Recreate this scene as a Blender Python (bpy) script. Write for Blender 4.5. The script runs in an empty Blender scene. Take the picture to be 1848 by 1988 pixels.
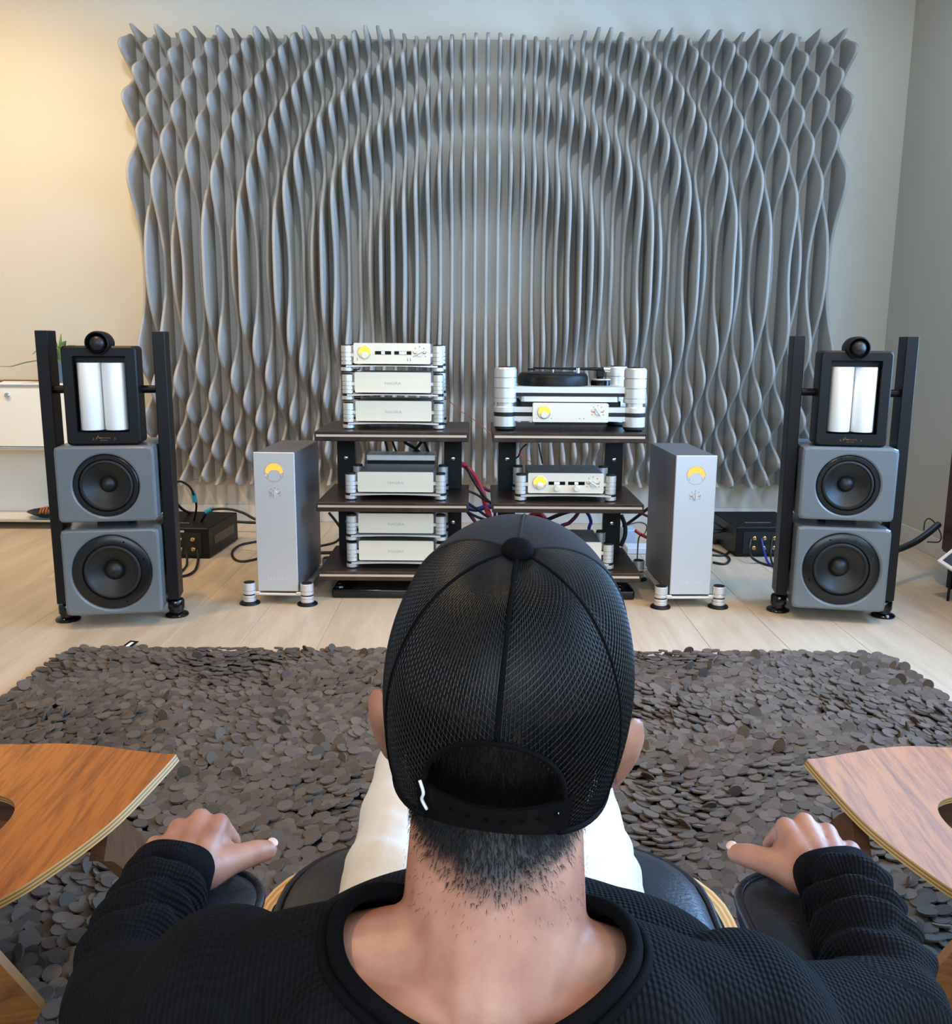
import bpy, bmesh, math, random
import numpy as np
from mathutils import Vector, Matrix, noise
from mathutils.bvhtree import BVHTree

random.seed(7); rng = np.random.default_rng(7)
PI = math.pi
C = bpy.context.scene.collection
SC = bpy.context.scene

# ------------------------------------------------------------------ camera
FPX, PITCH, ROLL, CAMH = 1750.0, math.radians(10.8), math.radians(0.4), 1.15
fwd = Vector((0, math.cos(PITCH), -math.sin(PITCH)))
r0 = Vector((1, 0, 0)); u0 = r0.cross(fwd)
right = math.cos(ROLL) * r0 + math.sin(ROLL) * u0
up = -math.sin(ROLL) * r0 + math.cos(ROLL) * u0
cam_d = bpy.data.cameras.new('camera'); cam = bpy.data.objects.new('camera', cam_d); C.objects.link(cam)
cam_d.sensor_fit = 'HORIZONTAL'; cam_d.sensor_width = 36.0; cam_d.lens = 36.0 * FPX / 1848.0
cam_d.clip_start = 0.02
back = -fwd
cam.matrix_world = Matrix(((right.x, up.x, back.x, 0), (right.y, up.y, back.y, 0), (right.z, up.z, back.z, CAMH), (0, 0, 0, 1)))
SC.camera = cam

# ------------------------------------------------------------------ world, daylight, exposure
SC.view_settings.view_transform = 'Standard'
SC.view_settings.look = 'None'
SC.view_settings.gamma = 1.0
SC.view_settings.use_curve_mapping = False
SC.view_settings.exposure = 0.12
world = bpy.data.worlds.new('sky'); SC.world = world; world.use_nodes = True
bgn = world.node_tree.nodes['Background']
bgn.inputs[0].default_value = (0.62, 0.76, 1.0, 1); bgn.inputs[1].default_value = 1.6
SC.cycles.max_bounces = 5; SC.cycles.diffuse_bounces = 3; SC.cycles.glossy_bounces = 2; SC.cycles.adaptive_threshold = 0.03
SC.cycles.sample_clamp_indirect = 4.0


def area_light(name, loc, target, sx, sy, power, col):
    d = bpy.data.lights.new(name, 'AREA'); d.shape = 'RECTANGLE'; d.size = sx; d.size_y = sy
    d.energy = power; d.color = col
    o = bpy.data.objects.new(name, d); C.objects.link(o); o.location = loc
    o.rotation_euler = (Vector(target) - Vector(loc)).to_track_quat('-Z', 'Y').to_euler()
    return o


# daylight entering by the windows of the right wall and of the wall behind the camera
area_light('daylight_right_window', (2.95, 3.15, 1.75), (0, 3.0, 1.2), 2.7, 1.9, 270, (0.25, 0.54, 1.0))
area_light('daylight_near_window', (2.95, 0.0, 1.75), (0, 0.4, 1.0), 2.9, 1.9, 62, (0.36, 0.68, 1.0))
area_light('daylight_rear_window', (0.3, -2.85, 2.2), (0.2, 4, 1.6), 4.2, 1.3, 150, (0.66, 0.82, 1.0))


# ------------------------------------------------------------------ materials
def s2l(c):
    if isinstance(c, str):
        c = tuple(int(c[i:i + 2], 16) / 255 for i in (0, 2, 4))
    return tuple(x / 12.92 if x <= 0.04045 else ((x + 0.055) / 1.055) ** 2.4 for x in c)


MATS = {}


def mat(name, col, rough=0.5, metal=0.0, var=0.08, vscale=6.0, bump=0.0, bscale=200.0, emit=0.0, spec=0.5, coat=0.0,
        sheen=0.0, stretch=(1, 1, 1), sss=0.0, island=0.0):
    if name in MATS: return MATS[name]
    m = bpy.data.materials.new(name); m.use_nodes = True; nt = m.node_tree; N = nt.nodes; L = nt.links
    b = N['Principled BSDF']; rgb = s2l(col)
    b.inputs['Roughness'].default_value = rough; b.inputs['Metallic'].default_value = metal
    b.inputs['Specular IOR Level'].default_value = spec
    b.inputs['Coat Weight'].default_value = coat; b.inputs['Coat Roughness'].default_value = 0.15
    b.inputs['Sheen Weight'].default_value = sheen
    if sss:
        b.inputs['Subsurface Weight'].default_value = sss
        b.inputs['Subsurface Radius'].default_value = (0.012, 0.004, 0.002); b.inputs['Subsurface Scale'].default_value = 1.0
    tc = N.new('ShaderNodeTexCoord'); mp = N.new('ShaderNodeMapping'); mp.inputs['Scale'].default_value = stretch
    L.new(tc.outputs['Object'], mp.inputs['Vector'])
    n = N.new('ShaderNodeTexNoise'); n.inputs['Scale'].default_value = vscale; n.inputs['Detail'].default_value = 4
    L.new(mp.outputs[0], n.inputs['Vector'])
    mr = N.new('ShaderNodeMapRange'); mr.inputs[3].default_value = 1 - var; mr.inputs[4].default_value = 1 + var
    L.new(n.outputs['Fac'], mr.inputs[0])
    mx = N.new('ShaderNodeMix'); mx.data_type = 'RGBA'; mx.blend_type = 'MULTIPLY'; mx.inputs[0].default_value = 1
    mx.inputs[6].default_value = (*rgb, 1)
    fac = mr.outputs[0]
    if island:
        oi = N.new('ShaderNodeObjectInfo'); ge = N.new('ShaderNodeNewGeometry')
        ad = N.new('ShaderNodeMath'); ad.operation = 'ADD'; L.new(oi.outputs['Random'], ad.inputs[0]); L.new(ge.outputs['Random Per Island'], ad.inputs[1])
        fr = N.new('ShaderNodeMath'); fr.operation = 'FRACT'; L.new(ad.outputs[0], fr.inputs[0])
        m2 = N.new('ShaderNodeMapRange'); m2.inputs[3].default_value = 1 - island; m2.inputs[4].default_value = 1 + island
        L.new(fr.outputs[0], m2.inputs[0])
        mu = N.new('ShaderNodeMath'); mu.operation = 'MULTIPLY'; L.new(fac, mu.inputs[0]); L.new(m2.outputs[0], mu.inputs[1]); fac = mu.outputs[0]
    cc = N.new('ShaderNodeCombineColor')
    for i in range(3): L.new(fac, cc.inputs[i])
    L.new(cc.outputs[0], mx.inputs[7]); L.new(mx.outputs[2], b.inputs['Base Color'])
    if bump:
        nb = N.new('ShaderNodeTexNoise'); nb.inputs['Scale'].default_value = bscale; nb.inputs['Detail'].default_value = 3
        L.new(mp.outputs[0], nb.inputs['Vector'])
        bp = N.new('ShaderNodeBump'); bp.inputs['Strength'].default_value = bump; bp.inputs['Distance'].default_value = 0.004
        L.new(nb.outputs['Fac'], bp.inputs['Height']); L.new(bp.outputs[0], b.inputs['Normal'])
    if emit:
        b.inputs['Emission Color'].default_value = (*rgb, 1); b.inputs['Emission Strength'].default_value = emit
    MATS[name] = m
    return m


def wood(name, dark, light, scale=6.0, rough=0.4, stretch=(1, 12, 1), coat=0.0, dist=2.5, contrast=(0.3, 0.75)):
    if name in MATS: return MATS[name]
    m = bpy.data.materials.new(name); m.use_nodes = True; nt = m.node_tree; N = nt.nodes; L = nt.links
    b = N['Principled BSDF']; b.inputs['Roughness'].default_value = rough; b.inputs['Specular IOR Level'].default_value = 0.35; b.inputs['Coat Weight'].default_value = coat
    b.inputs['Coat Roughness'].default_value = 0.2
    tc = N.new('ShaderNodeTexCoord'); mp = N.new('ShaderNodeMapping'); mp.inputs['Scale'].default_value = stretch
    oi = N.new('ShaderNodeObjectInfo'); ml = N.new('ShaderNodeMath'); ml.operation = 'MULTIPLY'; ml.inputs[1].default_value = 40
    L.new(oi.outputs['Random'], ml.inputs[0])
    cb = N.new('ShaderNodeCombineXYZ'); L.new(ml.outputs[0], cb.inputs[0]); L.new(ml.outputs[0], cb.inputs[1]); L.new(cb.outputs[0], mp.inputs['Location'])
    L.new(tc.outputs['Object'], mp.inputs['Vector'])
    n = N.new('ShaderNodeTexNoise'); n.inputs['Scale'].default_value = scale; n.inputs['Detail'].default_value = 6
    n.inputs['Distortion'].default_value = dist
    L.new(mp.outputs[0], n.inputs['Vector'])
    n2 = N.new('ShaderNodeTexNoise'); n2.inputs['Scale'].default_value = scale * 9; n2.inputs['Detail'].default_value = 3
    L.new(mp.outputs[0], n2.inputs['Vector'])
    ad = N.new('ShaderNodeMath'); ad.operation = 'MULTIPLY_ADD'; ad.inputs[1].default_value = 0.35
    L.new(n2.outputs['Fac'], ad.inputs[0]); L.new(n.outputs['Fac'], ad.inputs[2])
    cr = N.new('ShaderNodeValToRGB'); cr.color_ramp.elements[0].color = (*s2l(dark), 1); cr.color_ramp.elements[1].color = (*s2l(light), 1)
    cr.color_ramp.elements[0].position = contrast[0] + 0.15; cr.color_ramp.elements[1].position = contrast[1] + 0.15
    L.new(ad.outputs[0], cr.inputs[0]); L.new(cr.outputs[0], b.inputs['Base Color'])
    bp = N.new('ShaderNodeBump'); bp.inputs['Strength'].default_value = 0.08; bp.inputs['Distance'].default_value = 0.001
    L.new(n2.outputs['Fac'], bp.inputs['Height']); L.new(bp.outputs[0], b.inputs['Normal'])
    MATS[name] = m
    return m


M_wall = mat('wall_paint', 'c6bdad', 0.85, var=0.02, vscale=2, bump=0.05, bscale=300, spec=0.2)
M_ceil = mat('ceiling_paint', 'bdb8b0', 0.9, var=0.02, spec=0.2)
M_base = mat('baseboard_paint', 'd0c9bd', 0.6, var=0.02)
M_floor = wood('floor_pale_oak', 'b7a288', 'cebba1', 2.0, 0.42, (5, 0.5, 1), dist=1.2, contrast=(0.25, 0.7))
M_sub = mat('floor_gap', '9c8463', 0.9)
M_felt = mat('grey_felt', 'aca49a', 0.75, var=0.10, vscale=60, bump=0.5, bscale=500, spec=0.35)
M_black = mat('black_powder_coat', '0d0c0c', 0.45, var=0.05, spec=0.28)
M_blackgloss = mat('black_gloss', '0b0b0c', 0.12, var=0.03)
M_rubber = mat('black_rubber', '121212', 0.6, var=0.05)
M_grey = mat('grey_lacquer', '6b7072', 0.32, var=0.03, coat=0.3)
M_cone = mat('black_cone', '191816', 0.45, var=0.1, vscale=40, bump=0.1)
M_basket = mat('black_basket', '0f0f10', 0.3, var=0.05)
M_white = mat('white_ribbon_cover', 'fbf9f5', 0.5, var=0.02)
M_alu = mat('brushed_aluminium', 'dedcd6', 0.40, metal=0.6, var=0.03, vscale=80, stretch=(1, 1, 12))
M_champ = mat('satin_champagne_aluminium', 'efe5cf', 0.42, metal=0.35, var=0.02, vscale=60)
M_casetop = mat('grey_case_top', '86868a', 0.45, metal=0.6, var=0.03)
M_chrome = mat('chrome', 'e6e6e6', 0.15, metal=1.0, var=0.0)
M_amber = mat('amber_meter', 'ffbb38', 0.5, emit=1.15, var=0.05, vscale=30)
M_orange = mat('orange_meter', 'ff9438', 0.5, emit=1.3, var=0.12, vscale=60)
M_led = mat('white_display', 'dfe8ff', 0.5, emit=2.2, var=0.0)
M_red = mat('red_mark', 'c8503c', 0.6)
M_ink = mat('dark_print', '55524c', 0.6)
M_logo = mat('pale_print', 'b9b8b2', 0.5)
M_gold = mat('gold_print', 'b98a3e', 0.4, metal=0.4)
M_walnut = wood('smoked_oak_shelf', '211813', '42332a', 3.0, 0.35, (1.5, 14, 1), coat=0.1)
M_strip = mat('pale_metal_strip', 'd8c4ac', 0.35, metal=0.5)
M_cable = mat('black_cable', '191817', 0.5)
M_redc = mat('red_cable', 'c01a2a', 0.45)
M_purc = mat('plum_cable', '6d1440', 0.45)
M_bluec = mat('blue_cable', '23308c', 0.45)
M_teal = mat('teal_plug', '1f8fa6', 0.35)
M_usm = mat('white_powder_steel', 'efe9db', 0.4, var=0.02)
M_leaf = mat('leaf_green', '6d8a4e', 0.45, var=0.25, vscale=30)
M_pot = mat('blue_grey_pot', '4f6b7c', 0.5)
M_ottleather = mat('black_leather', '23242a', 0.36, var=0.12, vscale=20, bump=0.18, bscale=180)
M_brownwood = wood('dark_brown_cabinet', '2e1710', '4d2a1d', 4, 0.4, (1, 1, 8))
M_oak = wood('walnut_veneer', '74401a', 'bb7230', 5.0, 0.6, (9, 1.0, 1), coat=0.0, dist=1.0, contrast=(0.22, 0.62))
M_oakd = wood('dark_walnut_veneer', '5a3a28', '7d5539', 5.0, 0.4, (1, 10, 1))
M_plyL = mat('ply_edge_light', 'c9a56a', 0.5, var=0.1, vscale=40)
M_plyD = mat('ply_edge_dark', '94693a', 0.5, var=0.1, vscale=40)
M_disc = mat('felt_disc', '61574e', 0.92, var=0.12, vscale=14, bump=0.4, bscale=900, island=0.28, spec=0.2)
M_rugbase = mat('rug_backing', '2b2724', 0.95, var=0.1)


# ------------------------------------------------------------------ mesh helpers
def link(o, parent=None):
    C.objects.link(o)
    if parent is not None: o.parent = parent
    return o


def obj(name, bm_or_me, m=None, parent=None, smooth=False, loc=None, rot=None):
    if isinstance(bm_or_me, bmesh.types.BMesh):
        me = bpy.data.meshes.new(name); bm_or_me.to_mesh(me); bm_or_me.free()
    else:
        me = bm_or_me
    if m is not None:
        for q in (m if isinstance(m, (list, tuple)) else [m]): me.materials.append(q)
    if smooth:
        if smooth is True: me.shade_smooth()
        else: me.shade_smooth(); me.set_sharp_from_angle(angle=math.radians(smooth))
    o = bpy.data.objects.new(name, me)
    if loc: o.location = loc
    if rot: o.rotation_euler = rot
    return link(o, parent)


def empty(name, loc=(0, 0, 0), rz=0.0):
    o = bpy.data.objects.new(name, None); o.location = loc; o.rotation_euler = (0, 0, rz); o.empty_display_size = 0.05
    return link(o)


def tag(o, label, cat=None, group=None, kind=None):
    if label: o['label'] = label
    if cat: o['category'] = cat
    if group: o['group'] = group
    if kind: o['kind'] = kind
    return o


def struct(o): o['kind'] = 'structure'; return o


def B(): return bmesh.new()


def box(bm, x0, x1, y0, y1, z0, z1, r=0.0, seg=2):
    mtx = Matrix.Translation(((x0 + x1) / 2, (y0 + y1) / 2, (z0 + z1) / 2)) @ Matrix.Diagonal((x1 - x0, y1 - y0, z1 - z0, 1))
    g = bmesh.ops.create_cube(bm, size=1.0, matrix=mtx)
    if r > 0:
        es = {e for v in g['verts'] for e in v.link_edges}
        bmesh.ops.bevel(bm, geom=list(es), offset=r, segments=seg, profile=0.5, affect='EDGES', clamp_overlap=True)
    return bm


def cyl(bm, p0, p1, r0_, r1_=None, n=24, caps=True):
    r1_ = r0_ if r1_ is None else r1_
    a, b = Vector(p0), Vector(p1); d = b - a; L = d.length
    q = d.to_track_quat('Z', 'Y').to_matrix().to_4x4()
    bmesh.ops.create_cone(bm, cap_ends=caps, cap_tris=False, segments=n, radius1=r0_, radius2=r1_, depth=L,
                          matrix=Matrix.Translation((a + b) / 2) @ q)
    return bm


def lathe(bm, prof, n=32, axis='Z', origin=(0, 0, 0), caps=(True, True)):
    """prof: list of (r, h); axis Z, or -Y (h runs towards -y)"""
    rows = []
    O = Vector(origin)
    for r, h in prof:
        row = []
        for i in range(n):
            a = 2 * PI * i / n
            if axis == 'Z': p = Vector((r * math.cos(a), r * math.sin(a), h))
            elif axis == 'X': p = Vector((h, r * math.cos(a), r * math.sin(a)))
            else: p = Vector((r * math.cos(a), -h, r * math.sin(a)))
            row.append(bm.verts.new(O + p))
        rows.append(row)
    for a, b in zip(rows[:-1], rows[1:]):
        for i in range(n):
            bm.faces.new((a[i], a[(i + 1) % n], b[(i + 1) % n], b[i]))
    if caps[0] and prof[0][0] > 1e-6: bm.faces.new(list(reversed(rows[0])))
    if caps[1] and prof[-1][0] > 1e-6: bm.faces.new(rows[-1])
    bmesh.ops.remove_doubles(bm, verts=[v for r in rows for v in r], dist=1e-7)
    bmesh.ops.recalc_face_normals(bm, faces=bm.faces)
    return bm


def spline(pts, n=8):
    P = [Vector(p) for p in pts]
    if len(P) < 3: return P
    out = []
    for i in range(len(P) - 1):
        p0 = P[i - 1] if i else 2 * P[0] - P[1]
        p1, p2 = P[i], P[i + 1]
        p3 = P[i + 2] if i + 2 < len(P) else 2 * P[-1] - P[-2]
        for k in range(n):
            t = k / n
            out.append(0.5 * ((2 * p1) + (-p0 + p2) * t + (2 * p0 - 5 * p1 + 4 * p2 - p3) * t * t + (-p0 + 3 * p1 - 3 * p2 + p3) * t ** 3))
    out.append(P[-1]); return out


def tube(bm, pts, r, n=8, closed=False, flat=None):
    """sweep a circle (or per point radius list) along pts"""
    P = [Vector(p) for p in pts]; m = len(P)
    R = r if isinstance(r, (list, tuple)) else [r] * m
    rows = []; nrm = None
    for i in range(m):
        if closed: t = P[(i + 1) % m] - P[i - 1]
        else: t = P[min(i + 1, m - 1)] - P[max(i - 1, 0)]
        if t.length < 1e-9: t = Vector((0, 0, 1))
        t.normalize()
        if nrm is None:
            nrm = t.cross(Vector((0.13, 0.21, 0.97)))
            if nrm.length < 1e-4: nrm = t.cross(Vector((1, 0, 0)))
        nrm = nrm - t * nrm.dot(t); nrm.normalize(); b = t.cross(nrm)
        rows.append([bm.verts.new(P[i] + R[i] * (math.cos(2 * PI * k / n) * nrm + math.sin(2 * PI * k / n) * b)) for k in range(n)])
    rng_ = range(m) if closed else range(m - 1)
    for i in rng_:
        a, b2 = rows[i], rows[(i + 1) % m]
        for k in range(n): bm.faces.new((a[k], a[(k + 1) % n], b2[(k + 1) % n], b2[k]))
    if not closed:
        bm.faces.new(list(reversed(rows[0]))); bm.faces.new(rows[-1])
    return bm


def prism(bm, pts, y0, y1):
    """closed outline in XZ extruded from y0 to y1"""
    a = [bm.verts.new((x, y0, z)) for x, z in pts]; b = [bm.verts.new((x, y1, z)) for x, z in pts]
    bm.faces.new(a); bm.faces.new(list(reversed(b))); n = len(pts)
    for i in range(n): bm.faces.new((a[i], b[i], b[(i + 1) % n], a[(i + 1) % n]))
    bmesh.ops.recalc_face_normals(bm, faces=bm.faces)
    return bm


def text(s, size, m, parent, loc, rot=(PI / 2, 0, 0), depth=0.0004, name='lettering', align='CENTER', sx=1.0):
    cu = bpy.data.curves.new('t', 'FONT'); cu.body = s; cu.size = size; cu.extrude = depth; cu.align_x = align; cu.align_y = 'CENTER'
    t = bpy.data.objects.new('t', cu); C.objects.link(t)
    dg = bpy.context.evaluated_depsgraph_get(); dg.update()
    me = bpy.data.meshes.new_from_object(t.evaluated_get(dg)); bpy.data.objects.remove(t)
    me.materials.clear()
    o = obj(name, me, m, parent, loc=loc, rot=rot); o.scale = (sx, 1, 1)
    return o


def copy_tree(o, parent=None):
    c = o.copy(); link(c, parent)
    for ch in list(o.children): copy_tree(ch, c)
    return c


def ray_dir(x, y): return fwd + right * ((x - 924) / FPX) - up * ((y - 994) / FPX)


def onZ(x, y, z=0.0):
    d = ray_dir(x, y); return Vector((0, 0, CAMH)) + d * ((z - CAMH) / d.z)


def onY(x, y, Y):
    d = ray_dir(x, y); return Vector((0, 0, CAMH)) + d * (Y / d.y)


def to_px(p):
    v = Vector(p) - Vector((0, 0, CAMH)); d = v.dot(fwd)
    return 924 + FPX * v.dot(right) / d, 994 - FPX * v.dot(up) / d, d


# ------------------------------------------------------------------ room shell
XL, XR, YB, YF, ZC = -3.9, 2.52, 5.67, -2.6, 3.25
fl = struct(obj('floor', box(B(), XL, XR, YF, YB, -0.06, -0.013), M_sub))
pw = 0.30; nx = int((XR - XL) / pw) + 1
pl_me = None
for i in range(nx):
    x0 = XL + i * pw; x1 = min(x0 + pw, XR)
    for (ya, yb) in ([(YF, 1.1), (1.1, YB)] if i % 2 else [(YF, 4.25), (4.25, YB)]):
        o = obj('plank', box(B(), -(x1 - x0) / 2 + .0005, (x1 - x0) / 2 - .0005, ya + .0005, yb - .0005, -0.0125, 0.0, 0.0012, 1), M_floor, fl,
                loc=((x0 + x1) / 2, 0, 0))
struct(obj('wall_back', box(B(), XL, XR + 0.2, YB, YB + 0.15, 0, ZC), M_wall))
struct(obj('wall_left', box(B(), XL - 0.15, XL, YF, YB, 0, ZC), M_wall))
struct(obj('ceiling', box(B(), XL, XR, YF, YB, ZC, ZC + 0.12), M_ceil))
# right wall with one long window
wr = B(); WY0, WY1, WZ0, WZ1 = -1.6, 4.55, 0.76, 2.75
box(wr, XR, XR + 0.2, YF, WY0, 0, ZC); box(wr, XR, XR + 0.2, WY1, YB, 0, ZC)
box(wr, XR, XR + 0.2, WY0, WY1, 0, WZ0); box(wr, XR, XR + 0.2, WY0, WY1, WZ1, ZC)
struct(obj('wall_right', wr, M_wall))


def window(name, along, a0, a1, z0, z1, pos, n):
    w = struct(empty(name, (0, 0, 0)))
    def bar(nm, p0, p1, q0, q1, m, t0, t1):
        if along == 'Y': return obj(nm, box(B(), pos + t0, pos + t1, p0, p1, q0, q1), m, w)
        return obj(nm, box(B(), p0, p1, pos + t0, pos + t1, q0, q1), m, w)
    e = 0.045
    for nm, p0, p1, q0, q1 in (('frame', a0, a1, z0, z0 + e), ('frame', a0, a1, z1 - e, z1), ('frame', a0, a0 + e, z0 + e, z1 - e), ('frame', a1 - e, a1, z0 + e, z1 - e)):
        bar(nm, p0, p1, q0, q1, M_usm, 0.05, 0.11)
    st = (a1 - a0) / n
    for i in range(n):
        p0 = a0 + i * st + (e if i == 0 else e / 2); p1 = a0 + (i + 1) * st - (e if i == n - 1 else e / 2)
        bar('pane', p0, p1, z0 + e, z1 - e, M_glass, 0.075, 0.081)
        if i: bar('mullion', a0 + i * st - e / 2, a0 + i * st + e / 2, z0 + e, z1 - e, M_usm, 0.05, 0.11)
    return w


gm = bpy.data.materials.new('window_glass'); gm.use_nodes = True; nt = gm.node_tree; nt.nodes.clear()
o_ = nt.nodes.new('ShaderNodeOutputMaterial'); mx_ = nt.nodes.new('ShaderNodeMixShader'); tr_ = nt.nodes.new('ShaderNodeBsdfTransparent'); gl_ = nt.nodes.new('ShaderNodeBsdfGlossy')
gl_.inputs['Roughness'].default_value = 0.02; mx_.inputs[0].default_value = 0.06
nt.links.new(tr_.outputs[0], mx_.inputs[1]); nt.links.new(gl_.outputs[0], mx_.inputs[2]); nt.links.new(mx_.outputs[0], o_.inputs[0])
M_glass = gm
window('window_1', 'Y', WY0, WY1, WZ0, WZ1, XR, 4)
wf = B(); RX0, RX1, RZ0, RZ1 = -2.0, 2.3, 1.45, 2.95
box(wf, XL, RX0, YF - .15, YF, 0, ZC); box(wf, RX1, XR, YF - .15, YF, 0, ZC); box(wf, RX0, RX1, YF - .15, YF, 0, RZ0); box(wf, RX0, RX1, YF - .15, YF, RZ1, ZC)
struct(obj('wall_front', wf, M_wall))
window('window_2', 'X', RX0, RX1, RZ0, RZ1, YF - 0.16, 3)
struct(obj('baseboard_back', box(B(), XL + .012, XR - .012, YB - 0.012, YB, 0.0, 0.105, 0.002, 1), M_base))
struct(obj('baseboard_right', box(B(), XR - 0.012, XR, YF, YB - .012, 0.0, 0.105, 0.002, 1), M_base))
struct(obj('baseboard_left', box(B(), XL, XL + 0.012, YF, YB - .012, 0.0, 0.105, 0.002, 1), M_base))


# ceiling spotlights (warm lamps, plus added cool washes for the fins)
def spot(loc, target, power, angle, blend=0.6, col=(1.0, 0.66, 0.33), label=''):
    t = empty('ceiling_spotlight', (loc[0], loc[1], ZC)); tag(t, label, 'spotlight', 'warm ceiling spotlights above the frame')
    d = Vector(target) - Vector(loc); d.normalize()
    lb = B(); q = d.to_track_quat('-Z', 'Y').to_matrix().to_4x4()
    h = obj('housing', lathe(lb, [(0.036, 0.03), (0.04, 0.03), (0.04, 0.13), (0.02, 0.15), (0.001, 0.15)], 20, caps=(False, True)), M_black, t, 40)
    h.matrix_local = Matrix.Translation(Vector(loc) - Vector(t.location)) @ q
    sb = B(); cyl(sb, (0, 0, 0), (0, 0, loc[2] - ZC + 0.14), 0.008, n=10); obj('stem', sb, M_black, t)
    L = bpy.data.lights.new('lamp', 'SPOT'); L.energy = power; L.spot_size = math.radians(angle); L.spot_blend = blend; L.color = col; L.shadow_soft_size = 0.08
    lo = bpy.data.objects.new('lamp', L); link(lo, t); lo.matrix_local = Matrix.Translation(Vector(loc) - Vector(t.location) + d * 0.0) @ q
    return t


spot((-3.0, 3.9, 3.0), (-2.9, 5.67, 1.3), 175, 125, 0.9, (1.0, 0.68, 0.28), 'black ceiling spotlight washing the wall over the sideboard')
spot((-1.6, 3.3, 3.0), (-1.5, 3.4, 0.0), 105, 105, 0.9, (1.0, 0.64, 0.30), 'black ceiling spotlight over the left loudspeaker')
spot((0.2, 2.6, 3.0), (0.1, 3.7, 0.3), 85, 100, 0.9, (1.0, 0.66, 0.33), 'black ceiling spotlight aimed at the equipment racks')
spot((1.7, 2.9, 3.0), (1.5, 3.3, 0.0), 100, 82, 0.8, (1.0, 0.66, 0.33), 'black ceiling spotlight over the right loudspeaker')
spot((-1.3, 0.6, 3.0), (-0.9, 1.4, 0.3), 105, 95, 0.9, (1.0, 0.64, 0.30), 'black ceiling spotlight over the left plywood chair')
spot((1.5, 0.7, 3.0), (1.0, 1.4, 0.3), 60, 85, 0.9, (1.0, 0.64, 0.30), 'added unseen spotlight warming the right plywood chair')  # extra lamp added out of view to warm the pale right seat
for k_, x_ in enumerate((-1.5, 0.05, 1.85)):  # invented cool lamps, added overhead to give the fins more contrast
    spot((x_, 3.75, 3.12), (x_, 5.6, 1.75), (70, 70, 40)[k_], 100, 0.8, (0.74, 0.86, 1.0), 'added unseen cool spotlight washing the felt panel, ' + ['left', 'middle', 'right'][k_] + ' of three')

# ------------------------------------------------------------------ felt fin wall panel
PX, ZC0, HZ = 0.05, 1.565, 1.295
pan = tag(empty('acoustic_panel', (PX, YB, ZC0 - HZ)), 'wide grey felt wall sculpture of wavy vertical fins behind the racks', 'wall panel')
obj('backboard', box(B(), -2.07, 2.07, -0.03, -0.001, 0, 2 * HZ, 0.004, 1), M_felt, pan)
NS = 130
for i in range(61):
    fx = (i - 30) * 0.0684
    bm = B(); rows = []
    for k in range(NS + 1):
        z = 2 * HZ * k / NS; dz = z - HZ
        ph = 2 * PI * ((fx * fx + dz * dz) / 0.59 - 0.06)
        d = 0.175 - 0.095 * math.cos(ph)
        t = 0.0098
        sec = [(-t, 0.03), (-t, d - .010), (-t * .72, d - .003), (0, d), (t * .72, d - .003), (t, d - .010), (t, 0.03)]
        rows.append([bm.verts.new((fx + a, -b, z)) for a, b in sec])
    for a, b in zip(rows[:-1], rows[1:]):
        for j in range(6): bm.faces.new((a[j], a[j + 1], b[j + 1], b[j]))
    bm.faces.new(rows[-1]); bm.faces.new(list(reversed(rows[0])))
    bmesh.ops.recalc_face_normals(bm, faces=bm.faces)
    obj('fin', bm, M_felt, pan, 50)


# ------------------------------------------------------------------ loudspeakers
def driver(parent, x, z, y, R, big):
    """round driver facing -y, rim radius R, face plane at y"""
    rim = obj('basket_rim', lathe(B(), [(R, 0), (R, 0.006), (R * .97, 0.009), (R * (.76 if big else .86), 0.009), (R * (.74 if big else .84), 0.004)], 48, 'Y', (x, y, z), caps=(False, False)), M_basket, parent, 35)
    k = .74 if big else .84
    obj('surround', lathe(B(), [(R * k, 0.002), (R * (k - .04), 0.010), (R * (k - .09), 0.010), (R * (k - .12), 0.003)], 48, 'Y', (x, y, z), caps=(False, False)), M_rubber, parent, 60)
    obj('cone', lathe(B(), [(R * (k - .12), 0.003), (R * .25, -0.035), (0.0001, -0.036)], 48, 'Y', (x, y, z), caps=(False, False)), M_cone, parent, 60)
    rc = R * .27
    obj('dust_cap', lathe(B(), [(rc * math.cos(a), -0.036 + rc * .85 * math.sin(a)) for a in [j * PI / 16 for j in range(8)]] + [(0.0001, -0.036 + rc * .85)], 32, 'Y', (x, y, z)), M_cone, parent, True)
    if True:
        for j in range(8 if big else 4):
            a = 2 * PI * (j + .5) / 8 if big else 2 * PI * (j + .2) / 4
            rr = R * (.88 if big else .93)
            cyb = cyl(B(), (x + rr * math.cos(a), y - .0095, z + rr * math.sin(a)), (x + rr * math.cos(a), y - .006, z + rr * math.sin(a)), .004, n=8)
            obj('screw', cyb, M_blackgloss, rim)


def rrect(x0, x1, z0, z1, r, n=5):
    out = []
    for cx, cz, a0 in ((x1 - r, z1 - r, 0), (x0 + r, z1 - r, PI / 2), (x0 + r, z0 + r, PI), (x1 - r, z0 + r, 1.5 * PI)):
        for k in range(n + 1):
            a = a0 + PI / 2 * k / n; out.append((cx + r * math.cos(a), cz + r * math.sin(a)))
    return out


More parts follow.
